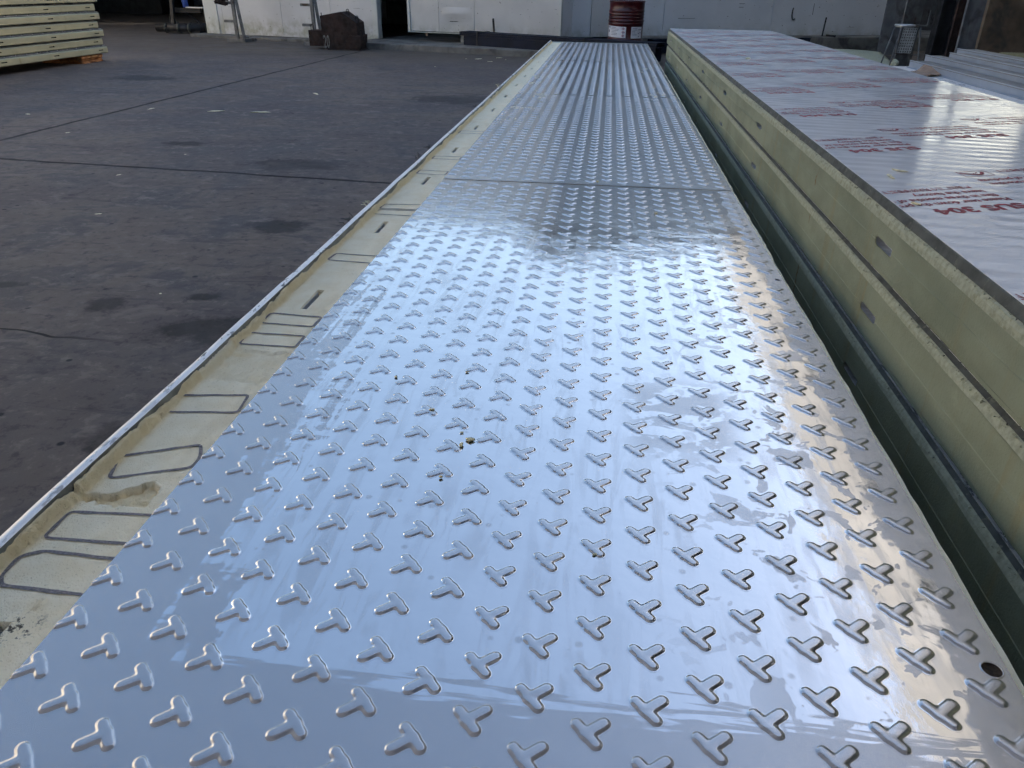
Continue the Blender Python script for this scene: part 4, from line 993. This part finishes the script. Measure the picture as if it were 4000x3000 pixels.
for (a0, a1, z0, z1, tl, seed, sym) in ((-164, -89, .308, .478, -.014, 1, True), (-72, -27, .288, .465, 0, 2, False)):
    lab = curved('paper_label', a0, a1, z0, z1, DR_+.002, 'label_white', dm, 12, tl)
    r_ = random.Random(seed); span = a1-a0
    for i in range(6):
        z = z1-.028-.022*i; s0 = a0+span*(.28 if sym else .08); s1 = s0+span*r_.uniform(.25, .42)
        curved('print_line', s0, s1, z, z+.0065, DR_+.0032, 'label_ink', lab, 6, tl*.4)
    if sym:
        curved('print_line', a0+3, a0+16, z1-.03, z1-.018, DR_+.0032, 'label_ink', lab, 4); curved('print_block', a0+6, a0+12, (z0+z1)/2-.02, (z0+z1)/2+.02, DR_+.0032, 'label_ink', lab, 4)
        for zc in (z0+.140, z0+.085, z0+.030):
            for (d0, d1) in (((0, .022), (6, 0)), ((6, 0), (0, -.022)), ((0, -.022), (-6, 0)), ((-6, 0), (0, .022))):
                V_ = []
                for t, w_ in ((0, 1), (1, 1), (1, .72), (0, .72)):
                    dd = (d0[0]+(d1[0]-d0[0])*t)*w_; zz = (d0[1]+(d1[1]-d0[1])*t)*w_; a = R(a1-9+dd); V_.append(((DR_+.0034)*math.cos(a), (DR_+.0034)*math.sin(a), zc-.012+zz))
                mesh('hazard_diamond', V_, [(0, 1, 2, 3)], 'label_red', lab, local=True)
            curved('hazard_symbol', a1-11, a1-7, zc-.020, zc-.004, DR_+.0033, 'label_ink', lab, 3)
    else:
        for (q0, z) in ((.62, .415), (.78, .42), (.6, .36), (.78, .37), (.62, .31)): curved('print_block', a0+span*q0, a0+span*(q0+.12), z, z+.012, DR_+.0032, 'label_ink', lab, 3)

# ================================================================== RACKS, RUSTY HOPPER, TROLLEY
def rack(label, loc, rz, arms, hgt=1.9):
    t_ = thing('cantilever_rack', label, 'rack', loc, rz, 'steel racks against the white wall')
    k = MB().box(-.03, .03, -.025, .025, .06, hgt); k.build('post', 'grey_steel', t_, local=True, bevel=.003)
    k = MB().bar((.035, .03, .95), (.115, .05, .05), .05, .05); k.build('brace', 'grey_steel', t_, local=True)
    k = MB().box(-.22, .15, -.03, .03, 0, .058); k.build('foot', 'grey_steel', t_, local=True)
    k = MB().box(.10, .16, -.03, .45, 0, .058); k.build('foot', 'grey_steel', t_, local=True)
    for z in arms:
        k = MB().box(-.22, -.032, -.025, .025, z, z+.045); a = k.build('arm', 'grey_steel', t_, local=True, bevel=.002)
        k = MB().box(-.2235, -.2202, -.019, .019, z+.006, z+.039); k.build('dark_end_plate', 'shade_black', a, local=True)  # black plate in place of the shade inside the hollow arm
    return t_
rack('left steel rack with short arms and rusty scrap hung on it', (-7.175, 15.15, G), R(-3), (.345, .66, 1.0, 1.35))
rack('right steel rack standing behind the rusty hopper', (-5.475, 14.78, G), R(-3), (.325, .66, 1.0, 1.35))
k = MB(); r_ = random.Random(9)
for i in range(7):
    x, z = -7.33+r_.uniform(-.09, .09), .24+r_.uniform(-.06, .10); k.bar((x-.05, 15.0+r_.uniform(-.05, .05), z+r_.uniform(-.02, .02)), (x+.08, 15.1, z+r_.uniform(-.05, .05)), .05, .05)
tag(k.build('rusty_scrap', 'rust', bevel=.006), 'clump of rusty scrap hanging on the left steel rack', 'scrap')
# hopper
hp = thing('rusty_hopper', 'rusty dark brown steel hopper with lifting loops in front of the wall', 'hopper', (-4.68, 14.0, G), 0)
k = MB().prism([(-4.98, -.46), (-4.37, -.455), (-4.35, -.23), (-4.395, -.225), (-4.40, -.03), (-4.665, .140), (-5.05, .07), (-5.03, -.40)], 'y', 13.95, 14.42); k.build('body', 'rust', hp, bevel=.006)
k = MB().box(-5.31, -5.06, 14.02, 14.36, -.42, -.165); k.build('side_bin', 'rust', hp, bevel=.006)
k = MB().prism([(-4.54, -.457), (-4.355, -.457), (-4.315, -.38), (-4.31, -.238), (-4.54, -.235)], 'y', 13.90, 13.947); k.build('front_bin', 'rust', hp, bevel=.004)
k = MB().box(-4.94, -4.34, 13.90, 14.45, -.470, -.4605); k.build('base_plate', 'rust', hp)
for (x, z, y_) in ((-4.585, .085, 14.1), (-4.425, -.02, 14.1), (-5.26, -.165, 14.1), (-4.335, -.235, 14.0)):
    k = MB().tube([(x-.022, y_, z-.01)] + [(x+.022*math.cos(a), y_, z+.07+.022*math.sin(a)) for a in np.linspace(math.pi, 0, 7)] + [(x+.022, y_, z-.01)], .007, 6); k.build('lifting_loop', 'black_steel', hp, True)
k = MB().bar((-5.03, 13.99, .05), (-5.03, 13.99, .12), .012, .012); k.build('hinge_pin', 'black_steel', hp)
# hand-painted number on a plate at the hopper's left cheek
tv, tf = text_mesh('20', .26, width=.125, bold=.004)
if len(tv): mesh('painted_number', np.c_[-5.02+tv[:, 0]*.9, np.full(len(tv), 13.946), -.44+tv[:, 1]*1.15], [f for f in tf], 'paint_white', hp)

tr = thing('pipe_trolley', 'dark trolley with rollers and a blue pole at the far left wall corner', 'trolley', (-9.5, 17.35, G))
k = MB().box(-9.75, -8.95, 17.1, 17.7, G, G+.09); k.build('base', 'black_steel', tr, bevel=.01)
for y_ in (17.12, 17.62):
    k = MB().tube([(-9.95, y_, -.36), (-8.85, y_+.05, -.36)], .085, 12); k.build('roller', 'black_steel', tr, True)
    for x in (-9.75, -9.45, -9.2): k = MB().tube([(x, y_, -.36), (x+.05, y_, -.36)], .095, 12); k.build('roller_band', 'burr', tr, True)
k = MB().bar((-9.60, 17.2, G+.09), (-9.56, 17.4, .9), .07, .07); k.build('post', 'black_steel', tr)
k = MB().tube([(-9.74, 17.3, -.33), (-9.66, 17.4, .2)], .012, 6); k.build('brace', 'black_steel', tr)
k = MB().tube([(-9.45, 17.4, .0), (-8.98, 17.5, -.36)], .014, 6); k.build('brace', 'black_steel', tr)
k = MB().box(-9.62, -9.0, 17.36, 17.44, -.06, .03); k.build('cross_bar', 'black_steel', tr)
k = MB().box(-9.3, -8.9, 17.30, 17.34, .035, .06); k.build('cross_rail', 'aluminium', tr)
k = MB().bar((-9.30, 17.33, .05), (-9.42, 17.40, .8), .10, .06); k.build('blue_pole', 'blue_paint', tr)

# ================================================================== LEFT STACK OF PANELS
ORD = ['lowest', 'second', 'third', 'fourth', 'fifth', 'sixth', 'seventh', 'eighth', 'ninth', 'tenth']
TP = .1005
for i in range(10):
    zb_ = -.365 + .1105*i; ye = 11.13 + [.02, -.02, .01, -.04, .0, -.03, .03, -.02, .02, 0][i]; sh_ = .012*(-1)**i
    sl = [ye-.16-.98*j+(.02*i if j else 0) for j in range(4)]
    a = 'lowest panel of the left far stack, resting on an orange timber block' if i == 0 else 'cream foam panel, %s from the bottom of the left far stack' % ORD[i]
    t_, _ = stack_panel('insulated_panel', a, -7.33+sh_, zb_+TP, 6.2, ye, sl, foam='foam_stack', dirn=-1, width=1.1, T_=TP, hair=(i in (1, 3, 5)), group='panels of the left far stack', seed=120+i*5, burr_n=160, slot_mat='shade_black')  # slot pockets blackened for the shade inside them
    if i in (0, 2, 4, 5, 6) and i < 9:    # toothed spacer strip in the gap above the panel
        k = MB(); y_ = 6.3
        while y_ < ye-.1: k.box(-7.36+sh_, -7.345+sh_, y_, y_+.17, zb_+TP-.014, zb_+TP+.009); y_ += .20
        k.build('spacer_strip', 'lip_steel', t_)
k = MB(); r_ = random.Random(5)
P = [(-7.95, -.47), (-7.95, -.367), (-7.36, -.367), (-7.34, -.40), (-7.37, -.44), (-7.35, -.47)]
k.prism(P, 'y', 10.55, 11.02); o = tag(k.build('timber_block', 'timber', bevel=.012), 'rough orange timber block under the near corner of the left far stack', 'timber block')
bm = bmesh.new(); bm.from_mesh(o.data); bmesh.ops.subdivide_edges(bm, edges=bm.edges[:], cuts=3, use_grid_fill=True)
for v in bm.verts:
    if v.co.z < -.38: v.co += Vector((r_.uniform(-.012, .012), r_.uniform(-.02, .02), max(0, r_.uniform(-.02, .022))))
bm.to_mesh(o.data); bm.free()
tag(MB().box(-8.35, -7.4, 7.2, 7.5, G, -.3655).build('timber_block', 'timber_grey', bevel=.01), 'hidden grey timber block under the near part of the left far stack', 'timber block')

# ================================================================== SCRAPS
def scrap(name, label, x, y, z, s, mat, seed, flat=.4, cat='scrap', group=None, long=1.0):
    r_ = random.Random(seed); bm = bmesh.new(); bmesh.ops.create_icosphere(bm, subdivisions=2, radius=1)
    ax = r_.uniform(0, 3.1)
    for v in bm.verts:
        c = v.co.copy(); f = .75+.5*math.sin(c.x*3.1+seed)*math.cos(c.y*2.7+seed*2)*.6+r_.uniform(-.14, .14)
        q = Vector((c.x*f*long, c.y*f/long**.5, c.z*f*flat)); q.rotate(Matrix.Rotation(ax, 3, 'Z')); v.co = q*s
    mz = min(v.co.z for v in bm.verts)
    for v in bm.verts: v.co.z -= mz
    me = bpy.data.meshes.new(name); bm.to_mesh(me); bm.free(); me.materials.append(MAT[mat]); o = raw(name, me, None, (x, y, z)); tag(o, label, cat, group); return o
CR = [(-.338, 1.145, .0045, 'tan foam crumb left of the others on the tread sheet, alone near the left side'), (-.249, 1.039, .0055, 'tan foam crumb leaning on a raised tread left of the pair'), (-.171, .958, .0075, 'larger of two tan foam crumbs lying together mid sheet'),
      (-.182, .941, .0062, 'flatter of two tan foam crumbs lying together mid sheet'), (-.188, .978, .0035, 'tiny tan crumb just beyond the pair of foam crumbs'), (-.196, .854, .0050, 'tan foam crumb nearest the viewer on the left half of the sheet'),
      (.027, .72, .0035, 'small pale crumb at the foot of a raised tread in the centre'), (.183, 2.314, .008, 'pale crumb on the tread sheet just before the first seam'), (-.004, 2.711, .008, 'pale crumb lying at the first sheet seam'), (-.215, 1.182, .004, 'small brown crumb on a raised tread far left of the pair')]
for i, (x, y, s, lb) in enumerate(CR): scrap('foam_crumb', lb, x, y, .0004, s*.85, 'foam_crumb', 50+i, .5, 'crumb', 'crumbs on the tread sheets', 1.2)
FC = [(-3.595, 6.913, .07, 'white sliver on the yard floor, left of two slivers in a row', 2.2), (-3.165, 6.938, .075, 'thin white sliver on the yard floor, right of two in a row', 2.6), (-4.247, 6.934, .04, 'faint pale sliver beside the long floor joint', 2.2), (-5.112, 6.414, .04, 'pale scrap on the floor near the left picture edge', 1.6),
      (-1.685, 2.554, .012, 'small white cube of foam on the floor near the tread panel', 1), (-3.128, 8.287, .06, 'curled pale sliver on the yard beyond the two slivers', 2.4), (-2.998, 4.392, .02, 'tiny white scrap just below the cross joint', 1.5), (-2.592, 3.555, .022, 'pale flake on the floor below the cross joint', 1.8), (-2.907, 5.051, .016, 'tiny white dot of foam above the cross joint', 1), (-4.209, 5.656, .03, 'small pale flake left of the long joint', 1.8),
      (-2.07, 12.873, .09, 'largest white foam scrap on the floor before the dark channels', 1.3), (-2.266, 12.862, .035, 'small foam scrap left of the largest one before the dark channels', 1), (-1.772, 13.2, .06, 'flat foam scrap close to the dark channels', 1.6), (-1.626, 12.887, .035, 'small foam scrap right of the largest one before the dark channels', 1), (-1.827, 12.49, .05, 'thin foam scrap nearest the viewer before the dark channels', 2), (-2.486, 11.483, .035, 'lone foam scrap on the floor well before the dark channels', 1)]
for i, (x, y, s, lb, lg) in enumerate(FC): scrap('foam_scrap', lb, x, y, G+.0005, s*.62, 'foam_scrap', 90+i, .12, 'scrap', 'foam scraps on the yard floor', lg)
for i, (x, y, s, lb, lg) in enumerate([(.735, 1.955, .011, 'short pale shaving on the printed film', 2.0), (.69, 1.885, .012, 'thin curled pale shaving on the printed film, left of the short one', 3.0), (.66, 1.63, .010, 'brown crumb on the printed film at its left edge', 1.4), (.86, 5.1, .022, 'pale flake on the far part of the printed film', 1.3)]):
    scrap('shaving', lb, x, y, RS[0]+.0006, s, 'foam_crumb' if i == 2 else 'foam_scrap', 140+i, .25, 'shaving', 'shavings on the film', lg)
scrap('foam_chunk', 'ragged pale foam chunk lying at the base of the step stool', 3.02, 8.9, -.12, .06, 'foam_chalk', 170, .9, 'foam chunk')
